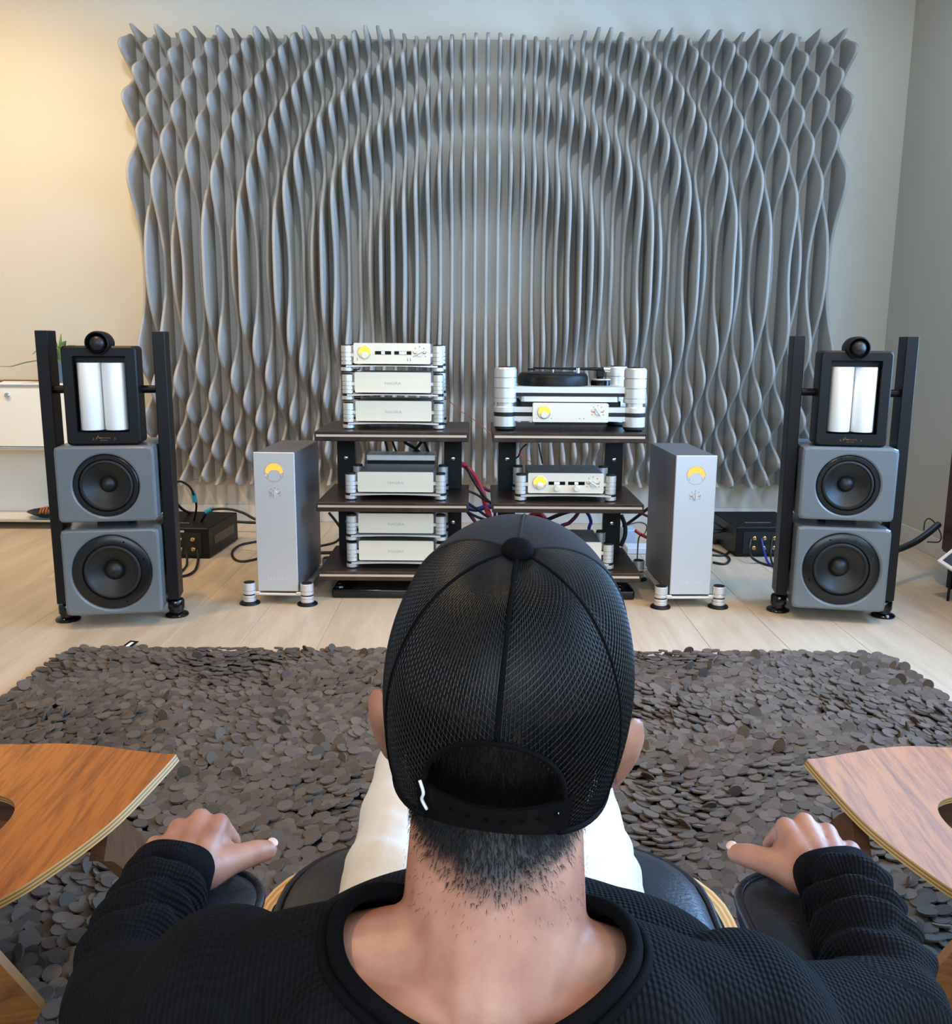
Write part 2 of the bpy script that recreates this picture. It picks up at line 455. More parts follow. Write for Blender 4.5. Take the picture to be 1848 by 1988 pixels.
def dense_rrect(hw, z0, z1, r, zc, n=96):
    """rounded rectangle sampled at even angles seen from (0, zc)"""
    out = []
    for k in range(n):
        a = 2 * PI * (k + .5) / n; dx, dz = math.cos(a), math.sin(a); t = 10.0
        if abs(dx) > 1e-9: t = min(t, hw / abs(dx))
        if dz > 1e-9: t = min(t, (z1 - zc) / dz)
        if dz < -1e-9: t = min(t, (z0 - zc) / dz)
        x, z = t * dx, zc + t * dz
        cx, cz = hw - r, (z1 - r if z > zc else z0 + r)
        ox, oz = abs(x) - cx, (z - cz) * (1 if z > zc else -1)
        if ox > 0 and oz > 0:
            # intersect the ray with the corner arc
            sgx = 1 if x > 0 else -1; px_, pz_ = sgx * cx, cz - zc
            bq = dx * px_ + dz * pz_; cq = px_ * px_ + pz_ * pz_ - r * r; disc = bq * bq - cq
            if disc > 0: t = bq + math.sqrt(disc); x, z = t * dx, zc + t * dz
        out.append((x, z))
    return out


def speaker_cabinet(parent, name, z0, z1, hw, R, dzc, big):
    """box shell with a flared round hole in its front"""
    e = empty(name); e.parent = parent
    bm = B(); r = 0.016; zc = (z0 + z1) / 2 + dzc; out = dense_rrect(hw, z0, z1, r, zc); n = len(out)
    yf, yb = -0.125, 0.20
    def sc_(d): return [(x * (1 - d / hw), zc + (z - zc) * (1 - d / ((z1 - z0) / 2))) for x, z in out]
    rings = [[bm.verts.new((x, y, z)) for x, z in sc_(d)] for d, y in ((.006, yb), (0, yb - .008), (0, yf + .010), (.003, yf + .003), (.010, yf))]
    for rad, y in ((R * 1.075, yf), (R * 1.03, yf + .003), (R * 1.0, yf + .012), (R * .985, yf + .02)):
        rings.append([bm.verts.new((rad * math.cos(2 * PI * (k + .5) / n), y, zc + rad * math.sin(2 * PI * (k + .5) / n))) for k in range(n)])
    for a, b in zip(rings[:-1], rings[1:]):
        for i in range(n): bm.faces.new((a[i], a[(i + 1) % n], b[(i + 1) % n], b[i]))
    bm.faces.new(rings[0])
    bmesh.ops.recalc_face_normals(bm, faces=bm.faces)
    obj('cabinet', bm, M_grey, e, 14)
    driver(e, 0, zc, yf + 0.012, R, big)
    for s in (-1, 1):
        pv = B(); cyl(pv, (s * hw, 0.02, zc), (s * (hw + .03), 0.02, zc), 0.016, n=16)
        box(pv, min(s * hw, s * (hw + .004)), max(s * hw, s * (hw + .004)), -0.012, 0.052, zc - .045, zc + .045, 0.002, 1)
        obj('pivot', pv, M_black, e, 30)
    return e


def loudspeaker(loc, rz, label):
    t = tag(empty('loudspeaker', loc, rz), label, 'speaker', 'pair of tall loudspeakers')
    for s in (-1, 1):
        p = obj('post', box(B(), s * .2155 - .023, s * .2155 + .023, -0.045, 0.075, 0.085, 1.175, 0.002, 1), M_black, t)
        obj('foot', lathe(B(), [(0.048, 0.0), (0.05, 0.006), (0.046, 0.012), (0.03, 0.018), (0.03, 0.03), (0.034, 0.032), (0.034, 0.066), (0.03, 0.072), (0.014, 0.074), (0.014, 0.086)], 28, 'Z', (s * .2155, 0.015, 0)), M_blackgloss, p, 40)
    speaker_cabinet(t, 'bass_cabinet', 0.055, 0.405, 0.185, 0.150, 0.0, True)
    speaker_cabinet(t, 'midrange_cabinet', 0.435, 0.735, 0.185, 0.122, -0.005, False)
    obj('spacer', box(B(), -.06, .06, -.05, .12, 0.405, 0.435), M_black, t)
    # head unit
    h = empty('head_unit'); h.parent = t
    z0, z1, hw, yf, yb = 0.737, 1.118, 0.137, -0.10, 0.06
    out = rrect(-hw, hw, z0, z1, .016, 4); wi = rrect(-0.097, 0.097, z0 + .05, z1 - .038, .004, 4); n = len(out)
    bm = B()
    rows = [[bm.verts.new((x * k, y, (z - .927) * k + .927)) for x, z in out] for k, y in ((0.93, yb), (1.0, yb - .03), (1.0, yf + .006), (.965, yf))]
    wr_ = [[bm.verts.new((x, y, z)) for x, z in wi] for y in (yf, yf + .05)]
    seq = rows + wr_
    for a, b in zip(seq[:-1], seq[1:]):
        for i in range(n): bm.faces.new((a[i], a[(i + 1) % n], b[(i + 1) % n], b[i]))
    bm.faces.new(seq[0]); bm.faces.new(seq[-1]); bmesh.ops.recalc_face_normals(bm, faces=bm.faces)
    obj('frame', bm, M_black, h, 35)
    for s in (-1, 1):
        cb = B(); lathe(cb, [(0.0430, z0 + .058), (0.044, z0 + .06), (0.044, z1 - .066), (0.043, z1 - .064)], 36, 'Z', (s * .0445, yf + .036, 0))
        obj('ribbon_cylinder', cb, M_white, h, 35)
    # tweeter pod: short barrel lying on top, dome in its mouth
    tp = obj('tweeter_pod', lathe(B(), [(0.020, -0.12), (0.036, -0.10), (0.045, -0.05), (0.047, 0.03), (0.044, 0.05), (0.040, 0.052), (0.034, 0.040), (0.032, 0.036)], 36, 'Y', (0, -0.066, z1 + .010), caps=(True, False)), M_black, h, 40)
    obj('tweeter_dome', lathe(B(), [(0.030 * math.cos(a), 0.038 + .026 * math.sin(a)) for a in [j * PI / 16 for j in range(8)]] + [(.0001, .064)], 28, 'Y', (0, -0.066, z1 + .010)), M_cone, tp, True)
    for s in (-1, 1):
        obj('support_bar', cyl(B(), (s * (hw - .002), 0.0, 0.948), (s * .195, 0.0, 0.948), 0.0155, n=16), M_black, t, 30)
    # gold script badge, two illegible lines between small brackets
    bz = z0 + .026; by = yf - .0006
    bg = B()
    tube(bg, [(-.03, by, bz - .004), (-.022, by, bz + .011), (-.014, by, bz - .001)], .0008, 5)
    tube(bg, [(-.03, by, bz + .002), (-.008, by, bz + .003)], .0006, 5)
    tube(bg, [(-.012 + .0025 * j, by, bz + (.004 if j % 2 else -.0005)) for j in range(15)], .0007, 5)
    tube(bg, [(-.014 + .0028 * j, by, bz - .009 + (.004 if j % 2 else -.001)) for j in range(10)], .0006, 5)
    for s in (-1, 1): tube(bg, [(s * .038, by, bz + .002), (s * .042, by, bz - .002), (s * .037, by, bz - .006)], .0007, 5)
    obj('badge', bg, M_gold, h)
    return t


lsl = loudspeaker((-1.470, 3.605, 0), math.radians(10), 'tall loudspeaker with grey drive boxes between black posts, beside the white sideboard')
lsr = loudspeaker((1.530, 3.735, 0), math.radians(-10), 'tall loudspeaker with grey drive boxes between black posts, near the right wall')


# ------------------------------------------------------------------ dials, feet, electronics
def stack_disc(bm, x, y, z0, hs, r, gap=0.002):
    z = z0
    for h in hs:
        lathe(bm, [(r - .005, z), (r - .005, z + .0009), (r - .001, z + .001), (r, z + .002), (r, z + h - .002), (r - .001, z + h - .001), (r - .005, z + h - .0009), (r - .005, z + h)], 24, 'Z', (x, y, 0)); z += h
    return z


def dial(parent, x, z, y, r, ang, marks=7, name='selector'):
    bm = B(); cyl(bm, (x, y, z), (x, y - .006, z), r * .62, r * .55, 20)
    c, s = math.cos(ang), math.sin(ang)
    for i in range(1):
        p = [(x + c * r * .95, y - .006, z + s * r * .95), (x - c * r * .95, y - .006, z - s * r * .95)]
        tube(bm, p, r * .13, 6)
    k = obj(name, bm, M_alu, parent, 30)
    tb = B()
    for i in range(marks):
        a = PI * (1.15 - 1.3 * i / (marks - 1))
        tube(tb, [(x + r * 1.15 * math.cos(a), y - .0004, z + r * 1.15 * math.sin(a)), (x + r * 1.35 * math.cos(a), y - .0004, z + r * 1.35 * math.sin(a))], r * .07, 5)
    obj('scale_mark', tb, M_ink, k)
    rb = B()
    for s_ in (-1, 1): tube(rb, [(x + s_ * r * .65, y - .0005, z), (x + s_ * r * 1.2, y - .0005, z)], r * .09, 5)
    obj('red_mark', rb, M_red, k)


def meter(parent, x, z, y, r, m=M_amber):
    mt = obj('meter', lathe(B(), [(r, 0), (r, .003), (r * .93, .0045), (r * .9, .003)], 32, 'Y', (x, y, z), caps=(False, False)), M_alu, parent, 40)
    pts = [(x + r * .86 * math.cos(a), z + r * .86 * math.sin(a)) for a in [PI * (-0.06 + 1.12 * j / 20) for j in range(21)]]
    pts += [(x + r * .5 * math.cos(a), z - r * .28 + r * .42 * math.sin(a)) for a in [PI * (1 - j / 10) for j in range(11)]]
    obj('lit_window', prism(B(), pts, y - .0036, y - .003), m, mt)
    obj('meter_cover', lathe(B(), [(r * .5, .003), (r * .5, .006), (r * .44, .0075), (.0001, .0075)], 24, 'Y', (x, y, z - r * .42)), M_champ, mt, 40)


def display(parent, x0, x1, z, y, digits):
    d = obj('display', box(B(), x0, x1, y - .0012, y, z - .0075, z + .0075), M_blackgloss, parent)
    w = (x1 - x0); b = B(); k = len(digits)
    for i, c in enumerate(digits):
        xx = (x0 + x1) / 2 + (i - (k - 1) / 2) * .0085
        box(b, xx - .0032, xx + .0032, y - .0017, y - .0012, z - .0055, z + .0055)
    obj('lit_digits', b, M_led, d)


def component(name, label, x, y, z, w=0.338, depth=0.29, face='plain', cap=False, plate=True, logo='NAGRA', group=None, h=0.09):
    """silver box carried by four stacked-disc columns; y is the front plane of the columns"""
    t = tag(empty(name, (x, y, z)), label, 'hi-fi unit', group)
    hw = w / 2
    bd = obj('case', box(B(), -hw + .002, hw - .002, 0.008, depth, 0.038, 0.124, 0.003, 1), M_casetop, t)
    fp = B(); prism(fp, rrect(-hw, hw, 0.036, 0.126, .006, 3), 0.0, 0.008)
    f = obj('front_panel', fp, M_champ, t)
    zf = 0.081
    if face == 'plain':
        text(logo, 0.017, M_logo, f, (0.0, -0.0005, zf - .004), sx=1.25)
    elif face == 'dac':
        meter(f, -hw + .048, zf + .005, 0.0, 0.030)
        display(f, -.075, -.004, zf + .003, 0, '88'); display(f, .010, .085, zf + .003, 0, '8.88')
        dial(f, hw - .048, zf + .001, 0.0, .023, math.radians(25))
        for xx in (-hw + .016, .068, .080): obj('scale_mark', box(B(), xx - .001, xx + .001, -.0008, 0, zf - .032, zf - .020), M_ink, f)
    elif face == 'pre':
        meter(f, -hw + .052, zf + .002, 0.0, 0.032)
        for xx, s in ((-.040, '888'), (.047, '88')):
            display(f, xx - .037, xx + .037, zf, 0, s)
            obj('knob', lathe(B(), [(.014, 0), (.0135, .016), (.011, .019), (.0001, .019)], 24, 'Y', (xx, 0, zf - .022)), M_champ, f, 40)
        dial(f, hw - .048, zf - .001, 0.0, .024, math.radians(-35))
    # columns and sub-base
    cx = hw + .032
    if plate:
        pb = B(); n = 14; top = []; bot = []
        for k in range(n + 1):
            u = -1 + 2 * k / n; top.append((u * cx, 0.029)); bot.append((u * cx, 0.021 + .0055 * (1 - u * u)))
        prism(pb, top + bot[::-1], -0.02, 0.02); box(pb, -hw, hw, .02, depth - .03, .024, .029); prism(pb, top + bot[::-1], depth - .03, depth + .01)
        obj('sub_base', pb, M_alu, t)
    for sx in (-1, 1):
        for yy in (0.012, depth - .012):
            cb = B(); stack_disc(cb, sx * cx, yy, 0.031, (.017, .017, .019, .031), 0.0245)
            c = obj('column', cb, M_alu, t, 30)
            fb = B(); stack_disc(fb, sx * cx, yy, 0.004, (.017,), 0.027); obj('foot', fb, M_alu, c, 30)
            for ra_, rb_, rr_ in ((0.0, 0.0045, .022), (0.0208, 0.0312, .0235), (0.1148, 0.1225 if cap else 0.119, .021)):
                obj('rubber_ring', cyl(B(), (sx * cx, yy, ra_), (sx * cx, yy, rb_), rr_, n=20), M_rubber, c, 30)
            tb = B(); box(tb, min(sx * (hw - .004), sx * (cx - .02)), max(sx * (hw - .004), sx * (cx - .02)), yy - .008, yy + .008, .066, .082, .002, 1); obj('side_tab', tb, M_alu, c)
    return t


# racks --------------------------------------------------------------
def rack(loc, label, hw=0.335):
    t = tag(empty('equipment_rack', loc), label, 'rack', 'pair of dark wood racks')
    for z in (0.13, 0.444, 0.756):
        s = obj('shelf', box(B(), -hw, hw, 0.0, 0.52, z - .042, z, 0.003, 1), M_walnut, t)
        obj('metal_strip', box(B(), -hw + .008, hw - .008, -0.0015, 0.001, z - .0225, z - .0125), M_strip, s)
    for sx in (-1, 1):
        x = sx * (hw - .078)
        for (za, zb) in ((0.045, 0.088), (0.13, 0.402), (0.444, 0.714)):
            p = obj('upright', box(B(), x - .042, x + .042, .40, .44, za, zb, .001, 1), M_black, t)
            if zb - za > .1:
                for zz in (zb - .035, zb - .125):
                    obj('bolt', lathe(B(), [(.010, 0), (.0095, .003), (.006, .0045), (.0001, .0045)], 14, 'Y', (x, .40, zz)), M_chrome, p, 40)
    b = obj('plinth', box(B(), -hw + .055, hw - .02, 0.02, 0.50, 0.0, 0.045, 0.012, 3), M_blackgloss, t, 40)
    obj('plinth_inlay', box(B(), -hw + .15, hw - .12, 0.03, 0.49, 0.045, 0.0465), M_black, b)
    for sx in (-1, 1):
        obj('levelling_boss', lathe(B(), [(.024, 0.045), (.022, .052), (.012, .057), (.0001, .058)], 24, 'Z', (sx * (hw - .09), .055, 0)), M_blackgloss, b, 40)
    return t


RLX, RRX, RY = -0.370, 0.405, 3.905
rack((RLX, RY, 0), 'dark wood three-shelf rack carrying the three-unit silver stack')
rack((RRX, RY, 0), 'dark wood three-shelf rack carrying the turntable')
G = 'silver hi-fi units on the racks'
ux = -0.372
component('hifi_unit', 'plain silver unit at the bottom of the three-unit stack on the rack top', ux + .002, RY + .12, 0.756, group=G)
component('hifi_unit', 'plain silver unit in the middle of the three-unit stack on the rack top', ux, RY + .12, 0.882, group=G)
component('digital_converter', 'silver unit with amber meter and two white displays on top of the stack', ux - .002, RY + .12, 1.008, face='dac', group=G)
component('hifi_unit', 'single plain silver unit with grey top on the middle shelf of the stack rack', ux + .012, RY + .07, 0.444, cap=True, group=G)
component('hifi_unit', 'plain silver unit with black-capped feet, upper of two under the middle shelf', ux + .012, RY + .07, 0.256, group=G, cap=True)
component('hifi_unit', 'plain silver unit standing on the lowest shelf under another silver unit', ux + .012, RY + .07, 0.130, group=G)
component('preamplifier', 'silver preamplifier with amber meter, two displays and two knobs below the turntable', 0.400, RY + .07, 0.444, face='pre', cap=True, group=G)
component('hifi_unit', 'silver unit with grey top on the lowest shelf below the turntable', 0.400, RY + .07, 0.130, group=G, cap=True)
# flat unit behind on the middle shelf
t = tag(empty('flat_unit', (ux + .01, RY + .385, 0.444)), 'flat silver unit with black base behind the single unit on the middle shelf', 'hi-fi unit')
obj('case', box(B(), -.165, .165, 0, .13, .135, .165, .003, 1), M_alu, t); obj('base', box(B(), -.16, .16, .004, .128, .0, .135, .002, 1), M_black, t)

# turntable ------------------------------------------------------------
tt = tag(empty('turntable', (0.412, RY + .06, 0.756)), 'large silver turntable with black platter and three tall feet on the rack', 'turntable')
pb = B()
def stadium(hx, y0, y1, r): return rrect(-hx, hx, y0, y1, r, 6)
def slab(bm, outl, z0, z1):
    a = [bm.verts.new((x, y, z0)) for x, y in outl]; b = [bm.verts.new((x, y, z1)) for x, y in outl]
    bm.faces.new(list(reversed(a))); bm.faces.new(b); n = len(outl)
    for i in range(n): bm.faces.new((a[i], a[(i + 1) % n], b[(i + 1) % n], b[i]))
    bmesh.ops.recalc_face_normals(bm, faces=bm.faces); return bm
COLS = ((-.286, .06), (.288, .06), (.245, .31))
lowo = stadium(.285, .035, .33, .02)
obj('lower_platform', slab(B(), lowo, .043, .064), M_alu, tt, 30)
obj('platform_band', slab(B(), [(x * .985, y) for x, y in lowo], .064, .082), M_rubber, tt, 30)
obj('upper_platform', slab(B(), lowo, .082, .105), M_alu, tt, 30)
obj('suspension', slab(B(), stadium(.23, .06, .31, .02), .105, .128), M_black, tt)
pl = stadium(.265, .045, .36, .02)
obj('plinth', slab(B(), pl, .167, .194), M_alu, tt, 30)
obj('plinth_band', slab(B(), [(x * .995, y) for x, y in pl], .151, .167), M_rubber, tt, 30)
obj('sub_plinth', slab(B(), [(x * .82, y) for x, y in pl], .128, .151), M_alu, tt, 30)
for cx, cy in COLS:
    cb = B()
    z = .018
    lathe(cb, [(.048, .018), (.05, .020), (.05, .062), (.048, .064)], 32, 'Z', (cx, cy, 0)); lathe(cb, [(.05, .082), (.05, .104), (.048, .107), (.038, .107), (.038, .124)], 32, 'Z', (cx, cy, 0))
    for a, b_ in ((.124, .144), (.1445, .188), (.189, .232), (.233, .270)):
        lathe(cb, [(.046, a), (.046, a + .0006), (.05, a + .0012), (.05, b_ - .0012), (.046, b_ - .0006), (.046, b_)], 32, 'Z', (cx, cy, 0))
    lathe(cb, [(.0485, .270), (.044, .277), (.036, .278), (.0001, .278)], 32, 'Z', (cx, cy, 0))
    c = obj('column', cb, M_alu, tt, 30)
    obj('column_cap', cyl(B(), (cx, cy, .2782), (cx, cy, .281), .034, n=28), M_black, c)
    obj('rubber_foot', lathe(B(), [(.036, 0), (.046, .008), (.046, .018)], 28, 'Z', (cx, cy, 0)), M_rubber, c, 40)
    obj('band', cyl(B(), (cx, cy, .064), (cx, cy, .082), .0492, n=32), M_rubber, c)
obj('platter', lathe(B(), [(.155, .194), (.160, .197), (.160, .232), (.152, .246), (.148, .248), (.0001, .248)], 56, 'Z', (-.065, .20, 0)), M_black, tt, 35)
obj('record_mat', cyl(B(), (-.065, .20, .248), (-.065, .20, .2505), .147, n=48), M_rubber, tt)
obj('spindle', cyl(B(), (-.065, .20, .25), (-.065, .20, .266), .004, n=10), M_chrome, tt)
ab = empty('tonearm'); ab.parent = tt
obj('arm_base', lathe(B(), [(.045, .194), (.045, .214), (.043, .216), (.02, .216), (.02, .232)], 28, 'Z', (.155, .21, 0)), M_blackgloss, ab, 40)
obj('arm_ring', lathe(B(), [(.042, .216), (.046, .219), (.046, .223), (.03, .224)], 28, 'Z', (.155, .21, 0)), M_alu, ab, 40)
obj('pivot_tower', box(B(), .135, .172, .19, .23, .232, .262, .003, 1), M_black, ab)
obj('arm_tube', tube(B(), [(.185, .215, .266), (.15, .21, .267), (-.0, .17, .270), (-.16, .13, .272)], [.010, .008, .005, .004], 10), M_black, ab, True)
obj('headshell', box(B(), -.185, -.15, .118, .14, .262, .272, .002, 1), M_black, ab)
obj('counterweight', cyl(B(), (.165, .212, .266), (.195, .217, .265), .013, n=18), M_chrome, ab, 30)
obj('arm_lift', cyl(B(), (.045, .175, .250), (.045, .175, .272), .009, n=14), M_chrome, ab)
fp = obj('front_panel', prism(B(), rrect(-.166, .166, .042, .124, .006, 3), 0.0, 0.04), M_champ, tt)
obj('panel_base', box(B(), -.155, .155, .006, .04, .03, .042), M_black, tt)
meter(fp, -.116, .086, 0, .030); dial(fp, .118, .088, 0, .022, math.radians(125))
for xx in (.04, .058, -.148, -.084): obj('scale_mark', box(B(), xx - .002, xx + .002, -.0008, 0, .057, .060), M_ink, fp)


# tower amplifiers -------------------------------------------------------
def tower(loc, rz, label):
    t = tag(empty('tower_amplifier', loc, rz), label, 'amplifier', 'pair of silver tower amplifiers')
    hw, d, z0, z1 = .0885, .50, .058, .672
    obj('case', box(B(), -hw + .001, hw - .001, .012, d, z0 + .002, z1 - .002, .002, 1), M_casetop, t)
    f = obj('front_panel', box(B(), -hw, hw, 0, .012, z0, z1, .002, 1), M_alu2, t)
    zc = z1 - .085
    ring = obj('meter', lathe(B(), [(.040, 0), (.0405, .0012), (.0395, .0012), (.039, 0.0005)], 40, 'Y', (0, 0, zc), caps=(False, False)), M_chrome, f, 40)
    pts = [(.038 * math.cos(a), zc + .038 * math.sin(a)) for a in [PI * (-.02 + 1.04 * j / 20) for j in range(21)]]
    pts += [(.026 * math.cos(a), zc - .006 + .016 * math.sin(a)) for a in [PI * (1 - j / 10) for j in range(11)]]
    obj('lit_window', prism(B(), pts, -.0012, 0.0), M_orange, ring)
    for s in (-1, 1): obj('scale_mark', box(B(), s * .027 - .0008, s * .027 + .0008, -.0005, 0, zc - .022, zc - .014), M_ink, ring)
    dial(f, 0, zc - .092, 0, .019, PI / 2)
    text('NAGRA', .022, M_logo2, f, (0, -.0005, z0 + .055), sx=1.25)
    obj('sub_base', box(B(), -hw - .02, hw + .02, -.008, d, .040, .050, .002, 1), M_alu, t)
    for sx in (-1, 1):
        for yy in (.0, d - .03):
            cx = sx * .128
            cb = B(); stack_disc(cb, cx, yy, .012, (.017, .013), .0285); stack_disc(cb, cx, yy, .046, (.016, .034), .0285)
            c = obj('column', cb, M_alu, t, 30)
            obj('rubber_ring', cyl(B(), (cx, yy, .042), (cx, yy, .046), .0275, n=24), M_rubber, c); obj('rubber_cap', cyl(B(), (cx, yy, .096), (cx, yy, .0985), .024, n=24), M_rubber, c)
            tb = B(); box(tb, min(sx * .08, sx * .11), max(sx * .08, sx * .11), yy - .009, yy + .009, .046, .056, .002, 1); obj('side_tab', tb, M_alu, c)
            obj('floor_disc', lathe(B(), [(.044, 0), (.045, .003), (.043, .008), (.03, .012)], 30, 'Z', (cx, yy, 0)), M_black, c, 40)
    return t


M_alu2 = mat('pale_anodised_front', 'cfd0cf', 0.45, metal=0.45, var=0.02, vscale=60)
M_logo2 = mat('engraved_print', 'dcdcda', 0.4, metal=0.3)
tower((-0.868, 3.832, 0), math.radians(-2), 'tall silver tower amplifier with orange meter left of the racks')
tower((0.942, 3.825, 0), math.radians(2), 'tall silver tower amplifier with orange meter right of the racks')


# black crossover boxes --------------------------------------------------
def crossover(loc, rz, sx, label, posts):
    t = tag(empty('crossover_box', loc, rz), label, 'audio box', 'black boxes on the floor behind the loudspeakers')
    obj('case', box(B(), -.19, .19, 0, .46, .004, .165, .004, 1), M_black, t)
    obj('terminal_panel', box(B(), -.15, .15, -.003, .001, .02, .14), M_rubber, t)
    obj('name_plate', box(B(), -.02 if sx < 0 else .05, .06 if sx < 0 else .13, -.004, -.002, .142, .152), M_logo, t)
    for px_ in posts:
        for pz in (.055, .108):
            b = obj('binding_post', lathe(B(), [(.011, 0), (.011, .016), (.007, .018), (.007, .028), (.0001, .029)], 14, 'Y', (px_, -.003, pz)), M_gold2, t, 40)
    lg = B(); tube(lg, [(-.10 + .006 * j, .12, .1655 + 0.0) if j % 2 else (-.10 + .006 * j, .135, .1655) for j in range(24)], .0012, 5); obj('logo', lg, M_logo, t)
    obj('side_grille', box(B(), .1895, .1915, .08, .40, .06, .11), M_basket, t)
    return t


M_gold2 = mat('gold_terminal', 'd8b070', 0.25, metal=0.9)
crossover((-1.60, 4.66, 0), math.radians(-4), -1, 'black box with gold terminals on the floor behind the left loudspeaker', (.04, .11, -.03))
crossover((1.60, 4.78, 0), math.radians(2), 1, 'black box with gold terminals on the floor behind the right loudspeaker', (-.095, -.04, .015))


# ------------------------------------------------------------------ cables
def cable(label, pts, r, m, n=10, group=None, name='cable', drop=()):
    pts = [Vector(p) for p in pts]
    if 'a' in drop: pts = [Vector((pts[0].x, pts[0].y + .02, r + .001))] + pts
    if 'z' in drop: pts = pts + [Vector((pts[-1].x, pts[-1].y + .02, r + .001))]
    o = obj(name, tube(B(), spline(pts, n), r, 8), m, None, True)
    return tag(o, label, 'cable', group)


def F(x, y, z=0.0, r=0.006):
    p = onZ(x, y, z + r); return p


def W(x, y, Y): return onY(x, y, Y)


gc = 'loose cables on the floor'
cable('thin black cable looping up to a teal plug behind the left loudspeaker', [W(340, 937, 4.55), W(352, 935, 4.6), W(368, 945, 4.65), W(376, 960, 4.7), W(381, 978, 4.75), W(380, 995, 4.8), W(376, 1012, 4.85)], .006, M_cable, group=gc)
for (x, y, Y_, dx, dy, lb) in ((377, 966, 4.71, 2, 9, 'teal cable plug standing up behind the left black box'), (405, 992, 4.78, -6, 3, 'teal cable plug lying over the left black box')):
    pb_ = B(); a = W(x - dx, y - dy, Y_); b_ = W(x + dx, y + dy, Y_); cyl(pb_, a, b_, .013, n=14); cyl(pb_, a, a + (a - b_) * .3, .009, n=12)
    tag(obj('cable_plug', pb_, M_teal, None, 30), lb, 'plug', 'teal cable plugs')
cable('black cable running from the teal plug to the left tower amplifier', [W(390, 1014, 4.84), W(398, 1000, 4.8), W(408, 990, 4.78), W(440, 988, 4.75), W(470, 995, 4.7), W(495, 1008, 4.62), W(530, 1022, 4.5)], .007, M_cable, group=gc)
cable('long black cable sagging low behind the left tower amplifier', [W(340, 975, 4.8), W(360, 992, 5.0), W(395, 1003, 5.2), W(440, 1011, 5.3), W(500, 1015, 5.3), W(560, 1012, 5.3)], .008, M_cable, group=gc)
cable('black cable loop on the floor left of the left tower amplifier', [F(520, 1048), F(490, 1053), F(465, 1059), F(451, 1072), F(455, 1085), F(470, 1090), F(495, 1086), F(520, 1078)], .007, M_cable, group=gc)
cable('black cable hanging between the left tower amplifier and the rack', [W(638, 995, 4.6), W(652, 1012, 4.6), W(662, 1028, 4.6), W(663, 1040, 4.6), W(650, 1053, 4.6), W(622, 1060, 4.6), W(600, 1066, 4.6)], .007, M_cable, group=gc)
cable('short thick black cable low between the left tower amplifier and the rack', [F(600, 1073, .03), F(640, 1073, .03), F(680, 1070, .03)], .009, M_cable, group=gc)
cable('thick black cable drooping from the left black box terminals', [W(383, 1068, 4.62), W(385, 1085, 4.55), F(380, 1105), F(368, 1115), F(350, 1120)], .007, M_cable, group=gc)
cable('thin black cable drooping from the left black box terminals', [W(361, 1068, 4.62), W(363, 1082, 4.55), F(362, 1098), F(352, 1110)], .006, M_cable, group=gc)
gs = 'thick red cables between the racks'
RB = 4.55
cable('bright red cable dropping through the gap between the racks', [W(868, 893, 4.36), W(880, 898, 4.5), W(900, 903, 4.58), W(912, 914, 4.6), W(925, 932, 4.62), W(936, 955, 4.62), W(944, 985, 4.6), W(950, 1003, 4.55), W(957, 1040, 4.5)], .015, M_redc, drop='z', group=gs)
cable('bright red cable arching up under the middle shelf of the turntable rack', [W(1010, 1030, 4.5), W(1020, 1012, 4.5), W(1032, 1001, 4.5), W(1045, 998, 4.5), W(1056, 1005, 4.5), W(1063, 1020, 4.5), W(1066, 1045, 4.5)], .014, M_redc, drop='az', group=gs)
gk = 'dark cables behind the racks'
cable('plum cable crossing down behind the rack gap', [W(905, 905, 4.66), W(930, 942, 4.68), W(944, 950, 4.68), W(960, 970, 4.68)], .009, M_purc, drop='z', group=gk)
cable('plum cable under the stack rack ending behind the cap', [W(905, 990, 4.5), W(915, 1003, 4.5), W(926, 1018, 4.5), W(940, 1040, 4.5)], .009, M_purc, drop='z', group=gk)
cable('plum cable rising to the turntable rack upright', [W(1085, 1030, 4.5), W(1105, 1015, 4.5), W(1118, 1002, 4.5), W(1128, 985, 4.5)], .010, M_purc, drop='a', group=gk)
cable('black cable beside the bright red one in the rack gap', [W(905, 905, 4.56), W(915, 925, 4.56), W(930, 950, 4.56), W(948, 973, 4.56), W(975, 990, 4.56)], .008, M_cable, group=gk)
cable('black cable crossing the rack gap below the middle shelves', [W(900, 950, 4.5), W(925, 960, 4.5), W(948, 974, 4.5), W(980, 978, 4.5)], .006, M_cable, group=gk)
cable('black cable slanting down over the blue one', [W(905, 975, 4.48), W(925, 988, 4.48), W(945, 1002, 4.48), W(965, 1010, 4.48)], .007, M_cable, group=gk)
cable('lowest black cable in the rack gap', [W(900, 990, 4.46), W(925, 1003, 4.46), W(945, 1009, 4.46), W(965, 1007, 4.46)], .007, M_cable, group=gk)
cable('flat blue cable running across the rack gap', [W(905, 986, 4.6), W(925, 989, 4.6), W(945, 984, 4.6), W(965, 984, 4.6)], .013, M_bluec, group=gk)
cable('blue cable under the turntable rack middle shelf', [W(1136, 990, 4.45), W(1144, 1002, 4.45), W(1147, 1015, 4.45), W(1143, 1030, 4.45)], .009, M_bluec, drop='z', group=gk)
cable('black cable slanting up under the turntable rack middle shelf', [W(1040, 1022, 4.46), W(1065, 1008, 4.46), W(1095, 996, 4.46), W(1120, 990, 4.46)], .010, M_cable, drop='a', group=gk)
